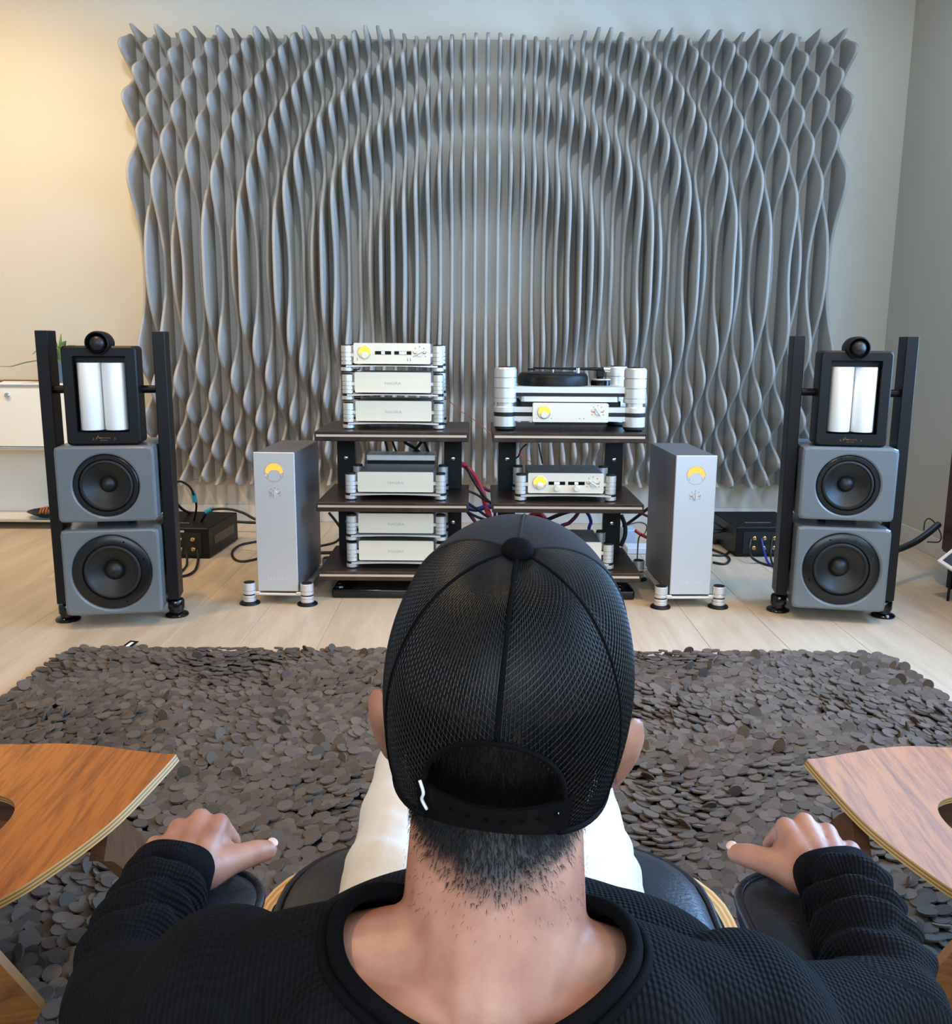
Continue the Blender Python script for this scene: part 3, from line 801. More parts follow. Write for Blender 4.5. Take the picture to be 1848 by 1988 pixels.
for i, (x0_, x1_, x2_) in enumerate(((748, 752, 755), (762, 768, 775), (785, 810, 822), (818, 806, 795), (824, 830, 836))):
    lab = ['leftmost', 'second from the left', 'middle', 'second from the right', 'rightmost'][i]
    cable('black cable hanging under the rack top, ' + lab + ' of five', [W(x0_, 858, 4.38), W(x1_, 874, 4.42), W(x2_, 890, 4.40), W(x2_ + 2, 905, 4.46)], .006 if i < 2 else .008, M_cable, group='cables hanging under the rack top')
cable('thin black lead hanging left under the turntable shelf', [W(1022, 862, 4.46), W(1012, 872, 4.46), W(1006, 886, 4.46), W(994, 895, 4.48), W(990, 915, 4.48)], .004, M_cable, group='leads under the turntable')
cable('thin black lead hanging right under the turntable shelf', [W(1046, 862, 4.47), W(1049, 880, 4.46), W(1053, 900, 4.42)], .004, M_cable, group='leads under the turntable')
cable('thin pale red wire in front of the grey fins by the racks', [W(866, 772, 4.47), W(890, 795, 4.7), W(920, 815, 4.9), W(985, 868, 5.0), W(1012, 884, 5.0), W(1030, 897, 4.9)], .002, M_red)
cable('black cable slanting up from the floor to the right tower amplifier', [W(1210, 1022, 4.5), W(1225, 1012, 4.45), W(1245, 997, 4.4), W(1268, 980, 4.3)], .008, M_cable, group=gc)
cable('plum cable between the turntable rack and the right tower amplifier', [W(1232, 990, 4.6), W(1248, 998, 4.6), W(1270, 1008, 4.55)], .007, M_purc, group=gc)
cable('red cable lying low by the right tower amplifier', [W(1233, 1030, 4.6), W(1245, 1038, 4.6), W(1258, 1044, 4.55), W(1275, 1046, 4.5)], .009, M_redc, group=gc)
cable('black cable bundle beside the turntable rack upright', [W(1206, 1000, 4.42), W(1213, 1020, 4.42), W(1213, 1040, 4.42), W(1205, 1060, 4.42)], .011, M_cable, group=gc)
cable('thin grey cable arcing right of the turntable rack', [W(1215, 1020, 4.6), W(1240, 1014, 4.65), W(1255, 1020, 4.65), W(1252, 1035, 4.65), W(1240, 1045, 4.6)], .004, M_ink, drop='z', group=gc)
cable('thick black cable lying between the right tower amplifier and black box', [F(1385, 1052, .01), F(1400, 1051, .01), F(1418, 1050, .01), F(1436, 1052, .01)], .014, M_cable, group=gc)
cable('thin black cable loop on the floor right of the right tower amplifier', [F(1383, 1067), F(1398, 1073), F(1412, 1080), F(1416, 1088), F(1406, 1095), F(1384, 1092)], .007, M_cable, group=gc)
cable('thin black cable crossing the floor loop by the right black box', [F(1383, 1078), F(1405, 1078), F(1420, 1068), F(1432, 1062)], .006, M_cable, group=gc)
for i, (xa, ya, xb, yb) in enumerate(((1384, 1011, 1412, 1030), (1384, 1026, 1412, 1029), (1384, 1034, 1412, 1030))):
    cable('thin black cable fanning into the right black box, ' + ['upper', 'middle', 'lower'][i] + ' of three', [W(xa, ya, 4.95), W((xa + xb) / 2, (ya + yb) / 2 + 1, 4.97), W(xb, yb, 5.0)], .005, M_cable, group='cables fanning into the right black box')
gt = 'dark cables at the right box terminals'
cable('dark blue cable curving from the right black box to the loudspeaker', [W(1458, 1046, 4.74), W(1455, 1065, 4.70), W(1460, 1082, 4.62), F(1475, 1092, 0), F(1495, 1098, 0), F(1520, 1098, 0)], .007, M_cable, group=gt)
cable('dark cable dropping from the middle terminal of the right black box', [W(1478, 1046, 4.74), W(1483, 1070, 4.70), W(1490, 1090, 4.6), F(1500, 1099, 0)], .006, M_bluec, group=gt)
cable('dark cable dropping from the terminal nearest the right loudspeaker', [W(1499, 1046, 4.74), W(1496, 1075, 4.70), W(1498, 1090, 4.6), F(1505, 1103, 0)], .006, M_cable, group=gt)
cable('heavy black cable rising from the right loudspeaker to the brown cabinet', [W(1722, 1072, 4.0), W(1745, 1066, 4.1), W(1775, 1053, 4.2), W(1800, 1036, 4.25), W(1822, 1018, 4.3)], .016, M_cable)
cable('thin black cord curling over the heavy cable by the right wall', [W(1800, 1052, 4.35), W(1822, 1052, 4.38), W(1827, 1040, 4.38), W(1818, 1020, 4.36), W(1805, 1007, 4.36), W(1796, 1012, 4.36), W(1793, 1030, 4.36)], .003, M_cable)
pg = obj('power_plug', box(B(), -.02, .022, -.02, .02, 0.0, .045, .008, 2), M_rubber, None, 40, loc=onZ(1795, 1057, 0)); tag(pg, 'small black power plug on the floor by the brown cabinet', 'plug')
tag(obj('floor_socket', lathe(B(), [(.055, 0), (.058, .004), (.05, .012), (.02, .016), (.0001, .016)], 32, 'Z', onZ(1742, 1036, 0)), M_black, None, 40), 'flat round black disc on the floor against the right wall', 'floor disc')
# small things behind the right tower
for (nm, lb, x, y, Y_, sx, sz, m) in (('adapter_box', 'pale blue-grey adapter box on the floor right of the turntable rack', 1222, 1063, 4.75, .075, .10, 'b4bccb'), ('paper_stack', 'low white box on the floor between the turntable rack and right tower amplifier', 1240, 1076, 4.62, .13, .035, 'd8d8dc')):
    p = onZ(x, y, 0)
    tag(obj(nm, box(B(), -sx / 2, sx / 2, 0, .12, 0, sz, .004, 1), mat(nm, m, .6), None, loc=(p.x, p.y, 0)), lb, 'box')

# ------------------------------------------------------------------ sideboard, plant, bowl
sb = tag(empty('sideboard', (-2.40, 5.36, 0)), 'white metal sideboard with chrome tubes against the back wall', 'sideboard')
wS, dS = 1.42, 0.285
zt, zm, zb = 0.865, 0.495, 0.055
obj('top', box(B(), -wS, 0, 0, dS, zt, zt + .014, .002, 1), M_usm, sb)
d_ = obj('drop_door', box(B(), -.74, -.012, -.002, .012, zm + .012, zt - .006, .003, 1), M_usm, sb)
obj('knob', lathe(B(), [(.016, 0), (.016, .012), (.012, .016), (.0001, .016)], 20, 'Y', (-.372, -.002, zt - .055)), M_chrome, d_, 40)
d2 = obj('drop_door', box(B(), -wS + .012, -.762, -.002, .012, zm + .012, zt - .006, .003, 1), M_usm, sb)
obj('knob', lathe(B(), [(.016, 0), (.016, .012), (.012, .016), (.0001, .016)], 20, 'Y', (-1.09, -.002, zt - .055)), M_chrome, d2, 40)
obj('middle_panel', box(B(), -wS, 0, 0, dS, zm - .006, zm + .004), M_usm, sb)
obj('bottom_panel', box(B(), -wS, 0, 0, dS, zb - .006, zb + .004), M_usm, sb)
obj('back_panel', box(B(), -wS, 0, dS - .006, dS, zb, zt), M_usm, sb)
obj('side_panel', box(B(), -.006, 0, .01, dS - .01, zm, zt), M_usm, sb)
for x in (-wS, -.75, 0):
    for y in (0, dS): obj('tube', cyl(B(), (x, y, .012), (x, y, zt), .0095, n=14), M_chrome, sb, 30)
for z in (zt, zm, zb):
    for y in (0, dS): obj('tube', cyl(B(), (-wS, y, z), (0, y, z), .0095, n=14), M_chrome, sb, 30)
for x in (-wS, -.75, 0):
    for y in (0, dS): obj('foot', lathe(B(), [(.018, 0), (.018, .006), (.008, .012)], 16, 'Z', (x, y, 0)), M_rubber, sb, 40)
po = onY(122, 735, 5.50)
pt = tag(empty('potted_plant', (po.x, 5.50, zt + .0145)), 'blue-grey pot with a long-leaved green plant on the white sideboard', 'plant')
obj('pot', lathe(B(), [(.036, 0), (.038, .003), (.062, .125), (.06, .128), (.054, .120), (.0001, .112)], 32), M_pot, pt, 40)
def leaf(pts, w):
    P = spline(pts, 6); bm = B(); rows = []
    for i, p in enumerate(P):
        t = i / (len(P) - 1); ww = w * math.sin(PI * min(1, t * .85 + .15)) ** .8
        tg = (P[min(i + 1, len(P) - 1)] - P[max(i - 1, 0)]).normalized(); s = tg.cross(Vector((0, 0, 1)))
        s = s.normalized() if s.length > .05 else Vector((1, 0, 0)); n_ = s.cross(tg)
        rows.append([bm.verts.new(p + s * ww + n_ * ww * .25), bm.verts.new(p - n_ * .002), bm.verts.new(p - s * ww + n_ * ww * .25), bm.verts.new(p + n_ * .002)])
    for a, b in zip(rows[:-1], rows[1:]):
        for k in range(4): bm.faces.new((a[k], a[(k + 1) % 4], b[(k + 1) % 4], b[k]))
    bm.faces.new(rows[0]); bm.faces.new(rows[-1]); bmesh.ops.recalc_face_normals(bm, faces=bm.faces)
    return bm
LV = [([(0, 0, .115), (-.08, 0, .135), (-.2, -.01, .12), (-.30, -.02, .095), (-.40, -.03, .10)], .010), ([(0, 0, .11), (-.06, .01, .21), (-.11, 0, .215), (-.16, -.02, .17)], .014),
      ([(0, 0, .11), (.005, 0, .2), (.01, 0, .29)], .016), ([(0, 0, .11), (-.02, .01, .2), (-.035, 0, .265)], .013), ([(0, 0, .11), (.05, .0, .21), (.10, -.01, .22)], .014),
      ([(0, 0, .11), (.03, -.03, .22), (.06, -.05, .25)], .012), ([(0, 0, .11), (.0, -.04, .19), (-.03, -.08, .22)], .013)]
for p_, w_ in LV: obj('leaf', leaf(p_, w_ * 1.7), M_leaf, pt, True)
bo = onZ(80, 1012, zb + .005)
bw = tag(empty('bowl', (bo.x - .02, 5.47, zb + .0055)), 'flat black bowl on the lower tier of the sideboard', 'bowl')
obj('dish', lathe(B(), [(.03, 0), (.06, .004), (.12, .034), (.125, .038), (.12, .037), (.06, .012), (.0001, .010)], 40), M_black, bw, 40)
M_cin = mat('orange_brown_sticks', 'a8622e', .6, var=.2)
for i in range(6):
    a = tag(obj('wood_stick', cyl(B(), (bo.x - .02 - .035 + i * .018, 5.42, zb + .035 + .004 * (i % 2)), (bo.x - .02 - .065 + i * .018, 5.51, zb + .05 + .004 * (i % 3)), .0055, n=10), M_cin, None, 30),
            'orange-brown stick lying in the black bowl, ' + ['leftmost', 'second from the left', 'third from the left', 'third from the right', 'second from the right', 'rightmost'][i], 'stick', 'sticks in the bowl')
pp = B()
box(pp, -.16, .12, -.10, .10, 0, .003); ppo = obj('paper_sheet', pp, M_white, None, loc=(-2.83, 5.50, zt + .0145)); tag(ppo, 'sheet of paper lying on top of the white sideboard', 'paper')
tag(obj('letter_opener', tube(B(), spline([(-.16, 0, .006), (-.10, 0, .006), (-.08, 0, .010), (.1, 0, .010), (.15, 0, .009)], 5), [.008] * 5 + [.004] * 16, 8), mat('brown_handle', '6a4630', .5), None, True, loc=(-2.74, 5.44, zt + .019)), 'slim brown letter opener on the paper on the sideboard', 'letter opener')

# ------------------------------------------------------------------ right edge: brown cabinet and leaning picture
cbx = tag(empty('wall_cabinet', (2.46, 4.02, 0)), 'dark brown wooden cabinet at the right edge below the window', 'cabinet')
obj('body', box(B(), -.22, .045, -1.2, .20, .17, .745, .003, 1), M_brownwood, cbx)
obj('door', box(B(), -.236, -.221, -.58, .18, .185, .73, .002, 1), M_brownwood, cbx); obj('door', box(B(), -.236, -.221, -1.18, -.60, .185, .73, .002, 1), M_brownwood, cbx)
obj('leg', box(B(), -.20, -.16, .13, .17, 0, .17), M_black, cbx); obj('leg', box(B(), -.20, -.16, -1.17, -1.13, 0, .17), M_black, cbx)
P0 = onY(1820, 1090, 4.0); P1 = onY(1848, 1108, 3.93); P2 = onY(1848, 1045, 4.06)
pic = tag(empty('framed_picture', (P0.x, P0.y, 0)), 'framed dark picture in white surround tilted on an easel at the right edge', 'picture')
Ux = (P1 - P0).normalized(); Vx = (P2 - P0); Vx = (Vx - Ux * Vx.dot(Ux)).normalized(); Nx = Vx.cross(Ux).normalized()
PM = Matrix(((Ux.x, Nx.x, Vx.x, 0), (Ux.y, Nx.y, Vx.y, 0), (Ux.z, Nx.z, Vx.z, P0.z), (0, 0, 0, 1)))
fm = B(); box(fm, 0, .014, -.008, .008, 0, .20); box(fm, .266, .28, -.008, .008, 0, .20); box(fm, .014, .266, -.008, .008, 0, .014); box(fm, .014, .266, -.008, .008, .186, .20)
fo = obj('frame', fm, M_white, pic); fo.matrix_local = PM
io = obj('print', box(B(), .014, .266, -.003, .003, .014, .186), mat('dark_print_image', '3a4250', .3, var=.5, vscale=20), pic); io.matrix_local = PM
for u_, v_ in ((.06, .02), (.22, .02), (.14, .17)):
    q_ = PM @ Vector((u_, .0, v_)); obj('easel_leg', cyl(B(), (q_.x, q_.y, 0), (q_.x, q_.y, q_.z), .006, n=10), M_black, pic)

# ------------------------------------------------------------------ rug of felt discs
rug = tag(empty('felt_rug', (0, 0, 0)), 'dark grey-brown rug of overlapping round felt discs under the chairs', 'rug')
RX_0, RX_1, RY_0, RY_1, RC = -1.50, 1.52, 0.15, 3.19, 0.10
obj('backing', slab(B(), rrect(RX_0 + .02, RX_1 - .02, RY_0 + .02, RY_1 - .02, RC, 6), 0.0, 0.008), M_rugbase, rug)
ND = 14; DR = 0.0185; DT = 0.0042
cs = np.array([[math.cos(2 * PI * i / ND), math.sin(2 * PI * i / ND)] for i in range(ND)])
ring_lo = np.c_[cs * DR, np.full(ND, -DT / 2)]; ring_hi = np.c_[cs * DR, np.full(ND, DT / 2)]
disc_v = np.r_[ring_lo, ring_hi]
disc_f = [list(range(ND))[::-1], list(range(ND, 2 * ND))] + [[i, (i + 1) % ND, ND + (i + 1) % ND, ND + i] for i in range(ND)]
places = []
sp = 0.0245; row = 0; y = RY_0
while y < RY_1:
    dense = 1.0
    x = RX_0 + (sp / 2 if row % 2 else 0)
    while x < RX_1:
        px_, py_ = x + random.uniform(-.009, .009), y + random.uniform(-.009, .009)
        # rounded corners
        ok = True
        for cx, cy, sx, sy in ((RX_0 + RC, RY_1 - RC, -1, 1), (RX_1 - RC, RY_1 - RC, 1, 1)):
            if (px_ - cx) * sx > 0 and (py_ - cy) * sy > 0 and math.hypot(px_ - cx, py_ - cy) > RC: ok = False
        if ok:
            a = 2.2 * PI * noise.noise((px_ * 1.7, py_ * 1.7, 3.1)) - PI / 2 + random.gauss(0, .55)
            tilt = abs(random.gauss(.22, .10)); z = 0.021 + random.uniform(-.006, .008)
            sz = random.uniform(.92, 1.12)
            if random.random() < .02 + .05 * max(0, noise.noise((px_ * 3, py_ * 3, 9.0))):
                tilt = random.uniform(.8, 1.45); z += .010
            places.append((px_, py_, z, a, tilt, sz))
        x += sp
    y += sp * .9; row += 1
def dmat(p):
    px_, py_, z, a, tilt, sz = p
    return Matrix.Translation((px_, py_, z)) @ Matrix.Rotation(a, 4, 'Z') @ Matrix.Rotation(tilt, 4, 'Y') @ Matrix.Rotation(-a, 4, 'Z') @ Matrix.Scale(sz, 4)
def hidden(u, v):
    if not (10 < u < 1838 and 1270 < v < 1975): return True
    if 640 < u < 1290 and v > 1150: return True
    if v > 1700 and 180 + (1988 - v) * .45 < u < 1760 - (1988 - v) * .35: return True
    if v > 1560 and 270 < u < 560 or v > 1590 and 1400 < u < 1690: return True
    if u < 360 and 1430 < v < 1780 - u * .75: return True
    if u > 1560 and 1440 < v < 1780 - (1848 - u) * .75: return True
    if v > 1860 and (u < 70 or u > 1770): return True
    return False
cand = []
for i, p in enumerate(places):
    u, v, d = to_px(p[:3])
    if not hidden(u, v): cand.append((d, i))
cand.sort(); single = {i for _, i in cand[:300]}
dme = bpy.data.meshes.new('felt_disc'); dme.from_pydata(disc_v.tolist(), [], disc_f); dme.materials.append(M_disc); dme.update()
for i in sorted(single):
    o = bpy.data.objects.new('felt_disc', dme); link(o, rug); o.matrix_local = dmat(places[i])
rest = [p for i, p in enumerate(places) if i not in single]
V = np.zeros((len(rest) * 2 * ND, 3)); Fs = []
hv = np.c_[disc_v, np.ones(2 * ND)]
for k, p in enumerate(rest):
    V[k * 2 * ND:(k + 1) * 2 * ND] = (np.array(dmat(p)) @ hv.T).T[:, :3]
    b0 = k * 2 * ND; Fs += [[b0 + q for q in f] for f in disc_f]
pm = bpy.data.meshes.new('disc_pile'); pm.from_pydata(V.tolist(), [], Fs); pm.update()
pile = obj('disc_pile', pm, M_disc, rug); pile['kind'] = 'stuff'
lab = obj('woven_label', box(B(), -.018, .018, 0, .075, 0, .0025), M_black, rug, loc=onZ(238, 1262, .004), rot=(.12, 0, -.25))
obj('label_print', box(B(), -.006, .007, .012, .062, .0025, .0032), M_white, lab)


# ------------------------------------------------------------------ plywood shell chairs
def outline(ctrl, n=96):
    P = spline([(x, y, 0) for x, y in ctrl] , 14)
    return P


def ply_plate(name, parent, outer, inner, zf, th, m_top, curve=None):
    """plate between two star-shaped outlines given as polar functions, 3D height zf(x,y); edge shows plies"""
    bm = B(); n = len(outer); rows = 7
    mats = [m_top, M_plyL, M_plyD]
    grid = []
    for k in range(rows + 1):
        t = k / rows
        ring = []
        for i in range(n):
            x = inner[i][0] * (1 - t) + outer[i][0] * t; y = inner[i][1] * (1 - t) + outer[i][1] * t
            ring.append((x, y))
        grid.append(ring)
    def nrm(x, y):
        e = .004; return Vector((-(zf(x + e, y) - zf(x - e, y)) / (2 * e), -(zf(x, y + e) - zf(x, y - e)) / (2 * e), 1)).normalized()
    def pt(x, y, s): return Vector((x, y, zf(x, y))) + nrm(x, y) * (s * th)
    top = [[bm.verts.new(pt(x, y, .5)) for x, y in r] for r in grid]; bot = [[bm.verts.new(pt(x, y, -.5)) for x, y in r] for r in grid]
    for k in range(rows):
        for i in range(n):
            j = (i + 1) % n
            bm.faces.new((top[k][i], top[k + 1][i], top[k + 1][j], top[k][j])); bm.faces.new((bot[k][i], bot[k][j], bot[k + 1][j], bot[k + 1][i]))
    for ring, flip in ((0, True), (rows, False)):
        prev = top[ring]
        L_ = 5
        for q in range(1, L_ + 1):
            cur = bot[ring] if q == L_ else [bm.verts.new(pt(x, y, .5 - q / L_)) for x, y in grid[ring]]
            for i in range(n):
                j = (i + 1) % n
                f = bm.faces.new((prev[i], prev[j], cur[j], cur[i]) if not flip else (prev[i], cur[i], cur[j], prev[j])); f.material_index = 1 if q % 2 else 2
            prev = cur
    bmesh.ops.recalc_face_normals(bm, faces=bm.faces)
    return obj(name, bm, mats, parent, 45)


def shell_chair(xc, s, label, m_top, yc=1.385, rz=0.0, xs=1.0, hole=.150):
    """wing-seated three-legged plywood chair facing +y; s mirrors nothing but seeds grain"""
    t = tag(empty('shell_chair', (xc, yc, 0), rz), label, 'chair', 'pair of walnut shell chairs')
    half = [(0, .305), (.10, .290), (.20, .240), (.30, .163), (.395, .078), (.418, .058), (.420, .045), (.405, -.02), (.372, -.115), (.31, -.192), (.254, -.235), (.13, -.29), (0, -.305)]
    ctrl = half + [(-x, y) for x, y in half[-2:0:-1]]
    P = spline([(x, y, 0) for x, y in ctrl + ctrl[:1]], 6)[:-1]
    outer = [(p.x * xs, p.y) for p in P]
    inner = [(hole * math.cos(a), .125 * math.sin(a)) for a in [math.atan2(p.y, p.x) for p in P]]
    def zf(x, y):
        u = min(1.3, abs(x) / .42)
        return .325 + .115 * u ** 1.7 + .05 * max(0, y) - .07 * max(0, -y)
    ply_plate('seat', t, outer, inner, zf, .013, m_top)
    # front legs: bent boards splaying forward
    for sx in (-1, 1):
        bm = B(); P_ = spline([(sx * .318, -.035, .345), (sx * .325, .0, .318), (sx * .335, .07, .23), (sx * .338, .16, .11), (sx * .338, .225, 0.024)], 5)
        rows_ = []
        for i, p in enumerate(P_):
            tg = (P_[min(i + 1, len(P_) - 1)] - P_[max(i - 1, 0)]).normalized(); w = Vector((1, 0, 0)); nn = w.cross(tg).normalized()
            hw_ = .036; ht = .012
            rows_.append([bm.verts.new(p + w * ht + nn * hw_), bm.verts.new(p - w * ht + nn * hw_), bm.verts.new(p - w * ht - nn * hw_), bm.verts.new(p + w * ht - nn * hw_)])
        P2 = rows_
        for a, b in zip(P2[:-1], P2[1:]):
            for k in range(4): bm.faces.new((a[k], a[(k + 1) % 4], b[(k + 1) % 4], b[k])).material_index = 1 if k % 2 == 0 else 0
        bm.faces.new(P2[0]); bm.faces.new(P2[-1]); bmesh.ops.recalc_face_normals(bm, faces=bm.faces)
        obj('front_leg', bm, [M_oakd, M_plyD], t, 40)
    # central bent board under the seat: brace, rear leg
    bm = B(); sec = spline([(0, .22, .285), (0, .05, .255), (0, -.14, .25), (0, -.25, .235), (0, -.34, .15), (0, -.41, 0.024)], 6)
    rr = []
    for i, p in enumerate(sec):
        tg = (sec[min(i + 1, len(sec) - 1)] - sec[max(i - 1, 0)]).normalized(); nn = Vector((1, 0, 0)).cross(tg); w = .15 - .04 * i / len(sec)
        rr.append([bm.verts.new(p + Vector((q * w, 0, 0)) + nn * h_) for q, h_ in ((-1, .009), (1, .009), (1, -.009), (-1, -.009))])
    for a, b in zip(rr[:-1], rr[1:]):
        for k in range(4): bm.faces.new((a[k], a[(k + 1) % 4], b[(k + 1) % 4], b[k])).material_index = 0 if k % 2 == 0 else 1
    bm.faces.new(rr[0]); bm.faces.new(rr[-1]); bmesh.ops.recalc_face_normals(bm, faces=bm.faces)
    obj('rear_leg', bm, [M_oakd, M_plyD], t, 40)
    # backrest board: wide oval, curved, leaning back
    bm = B(); nu, nv = 26, 10; gr = []
    for side in (1, -1):
        g = []
        for i in range(nu + 1):
            u = -1 + 2 * i / nu; col = []
            hh = .155 * max(0.0, 1 - abs(u) ** 3.2) ** .5 + .004
            for j in range(nv + 1):
                v = -1 + 2 * j / nv
                x = u * .40; zz = .49 + v * hh - .15 * u * u
                yy = -.53 + .08 * u * u - .22 * (zz - .53) + side * .0065
                col.append(bm.verts.new((x, yy, zz)))
            g.append(col)
        gr.append(g)
    for gi, g in enumerate(gr):
        for i in range(nu):
            for j in range(nv): bm.faces.new((g[i][j], g[i + 1][j], g[i + 1][j + 1], g[i][j + 1]))
    a, b = gr
    for i in range(nu):
        for j in (0, nv): bm.faces.new((a[i][j], a[i + 1][j], b[i + 1][j], b[i][j])).material_index = 1
    for j in range(nv):
        for i in (0, nu): bm.faces.new((a[i][j], a[i][j + 1], b[i][j + 1], b[i][j])).material_index = 1
    bmesh.ops.recalc_face_normals(bm, faces=bm.faces)
    obj('backrest', bm, [M_oakd2, M_plyD], t, 45)
    obj('back_stem', tube(B(), spline([(0, -.24, .262), (0, -.32, .30), (0, -.43, .40), (0, -.475, .50)], 5), .022, 10), M_oakd, t, True)
    return t


M_oakd2 = wood('walnut_back', '6b4022', '99622f', 5.0, 0.38, (1, 1, 9), coat=.25)
shell_chair(-0.930, 1, 'walnut plywood shell chair with pointed wing seat on the left of the seated man', M_oak)
shell_chair(0.965, 2, 'walnut plywood shell chair with pointed wing seat on the right of the seated man', M_oak, 1.40, math.radians(-2), .92, .17)

# ------------------------------------------------------------------ lounge chair
LX = 0.03
M_plyO = mat('ply_edge_honey', 'd79a55', .45, var=.1, vscale=40); M_plyO2 = mat('ply_edge_pale', 'e8c48c', .45, var=.1, vscale=40)
lc = tag(empty('lounge_chair', (LX, 0.85, 0)), 'black leather lounge chair with plywood shell under the seated man', 'chair')
def cushion(name, x0, x1, y0, y1, z0, z1, r, crown, parent, m, rx=None, corner=.09):
    bm = B(); n = 14; out = rrect(x0, x1, y0, y1, corner, 7); cx, cy = (x0 + x1) / 2, (y0 + y1) / 2; zc_ = (z0 + z1) / 2; h = (z1 - z0) / 2
    rows = []
    prof = [(0.0, -1.0), (.5, -1.0), (.86, -.97), (.95, -.75), (1.0, -.25), (1.0, .15), (.985, .5), (.95, .78), (.88, .95), (.7, 1.0 + crown * .4), (.4, 1 + crown * .8), (.15, 1 + crown)]
    for k, zz in prof:
        rows.append([bm.verts.new((cx + (x - cx) * max(k, .02), cy + (y - cy) * max(k, .02), zc_ + h * zz)) for x, y in out])
    N_ = len(out)
    for a, b in zip(rows[:-1], rows[1:]):
        for i in range(N_): bm.faces.new((a[i], a[(i + 1) % N_], b[(i + 1) % N_], b[i]))
    bm.faces.new(rows[0]); bm.faces.new(rows[-1]); bmesh.ops.recalc_face_normals(bm, faces=bm.faces)
    o = obj(name, bm, m, parent, True)
    pb = B(); tube(pb, [(cx + (x - cx) * .985, cy + (y - cy) * .985, zc_ + h * .62) for x, y in out], .0055, 8, closed=True)
    obj('piping', pb, m, o, True)
    return o
seat = cushion('seat_cushion', -.30, .30, -.19, .425, .275, .412, .05, .25, lc, M_ottleather, corner=.15)
# stitched seams across the seat
for sx in (-1, 1):
    sm = B(); tube(sm, spline([(sx * .12, .39, .418), (sx * .16, .27, .424), (sx * .22, .14, .418)], 5), .0015, 6); obj('seam', sm, M_ottleather, seat)
# plywood shell under the seat (layered edge)
for k in range(5):
    bm = B(); o_ = rrect(-.333, .333, -.21, .44, .16, 8); N_ = len(o_)
    z0_, z1_ = .262, .36; e0 = .0035 * k
    inn = [[bm.verts.new((x * (1 - (e0 + d_) / .333), (y - .1) * (1 - (e0 + d_) / .31) + .1, z)) for x, y in o_] for d_, z in ((0, z1_), (.0034, z1_), (.0034, z0_), (0, z0_))]
    for a, b in zip(inn, inn[1:] + inn[:1]):
        for i in range(N_): bm.faces.new((a[i], a[(i + 1) % N_], b[(i + 1) % N_], b[i]))
    bmesh.ops.recalc_face_normals(bm, faces=bm.faces)
    obj('shell_ply', bm, M_plyO if k % 2 else M_plyO2, lc)
obj('seat_pan', slab(B(), [(x * .99, y * .99) for x, y in rrect(-.333, .333, -.21, .44, .16, 8)], .248, .262), M_oakd, lc)
for sx in (-1, 1):
    a = cushion('armrest', sx * .335 - .068, sx * .335 + .068, -.33, .122, .495, .540, .03, .35, lc, M_ottleather, corner=.066)
    obj('armrest_support', box(B(), sx * .335 - .02, sx * .335 + .02, -.22, -.02, .30, .497, .004, 1), M_black, lc)
bk = cushion('back_cushion', -.26, .26, -.05, .05, -.15, .15, .05, .2, lc, M_ottleather, corner=.1)
bk.matrix_local = Matrix.Translation((0, -.36, .50)) @ Matrix.Rotation(math.radians(-72), 4, 'X') @ Matrix.Scale(1.0, 4)
bk.scale = (1, 2.6, .28)
obj('column', cyl(B(), (0, .08, .06), (0, .08, .249), .028, n=20), M_black, lc, 30)
for k in range(5):
    a = 2 * PI * k / 5 + .3
    p_ = B(); tube(p_, [(0.02 * math.cos(a), .08 + .02 * math.sin(a), .075), (.2 * math.cos(a), .08 + .2 * math.sin(a), .062), (.31 * math.cos(a), .08 + .31 * math.sin(a), .05)], [.02, .015, .012], 10)
    cyl(p_, (.30 * math.cos(a), .08 + .30 * math.sin(a), .024), (.30 * math.cos(a), .08 + .30 * math.sin(a), .05), .012, n=12)
    obj('leg', p_, M_alu, lc, 40)


# ------------------------------------------------------------------ seated man
def capsule(bm, p0, p1, ra, rb, n=20, flat=None):
    a, b = Vector(p0), Vector(p1); d = b - a; L = max(d.length, 1e-5); q = d.to_track_quat('Z', 'Y').to_matrix().to_4x4()
    rows = []
    prof = [(ra * math.cos(t), -ra * math.sin(t)) for t in [PI / 2 * (1 - k / 6) for k in range(6)]] + [(ra, 0), (rb, L)] + [(rb * math.cos(t), L + rb * math.sin(t)) for t in [PI / 2 * k / 6 for k in range(1, 7)]]
    M_ = Matrix.Translation(a) @ q
    if flat: M_ = M_ @ Matrix.Diagonal((flat[0], flat[1], 1, 1))
    for r, h in prof: rows.append([bm.verts.new(M_ @ Vector((max(r, 1e-5) * math.cos(2 * PI * i / n), max(r, 1e-5) * math.sin(2 * PI * i / n), h))) for i in range(n)])
    for r1, r2 in zip(rows[:-1], rows[1:]):
        for i in range(n): bm.faces.new((r1[i], r1[(i + 1) % n], r2[(i + 1) % n], r2[i]))
    bm.faces.new(list(reversed(rows[0]))); bm.faces.new(rows[-1])


def ell(bm, c, r, rot=None):
    M_ = Matrix.Translation(c) @ (rot if rot else Matrix.Identity(4)) @ Matrix.Diagonal((*r, 1))
    bmesh.ops.create_icosphere(bm, subdivisions=4, radius=1.0, matrix=M_)


def remesh(bm, voxel, smooth=6, fac=.5):
    me = bpy.data.meshes.new('r'); bm.to_mesh(me); bm.free(); o = bpy.data.objects.new('r', me); C.objects.link(o)
    m = o.modifiers.new('v', 'REMESH'); m.mode = 'VOXEL'; m.voxel_size = voxel
    if smooth:
        q = o.modifiers.new('s', 'SMOOTH'); q.iterations = smooth; q.factor = fac
    dg = bpy.context.evaluated_depsgraph_get(); dg.update()
    out = bpy.data.meshes.new_from_object(o.evaluated_get(dg)); bpy.data.objects.remove(o)
    return out


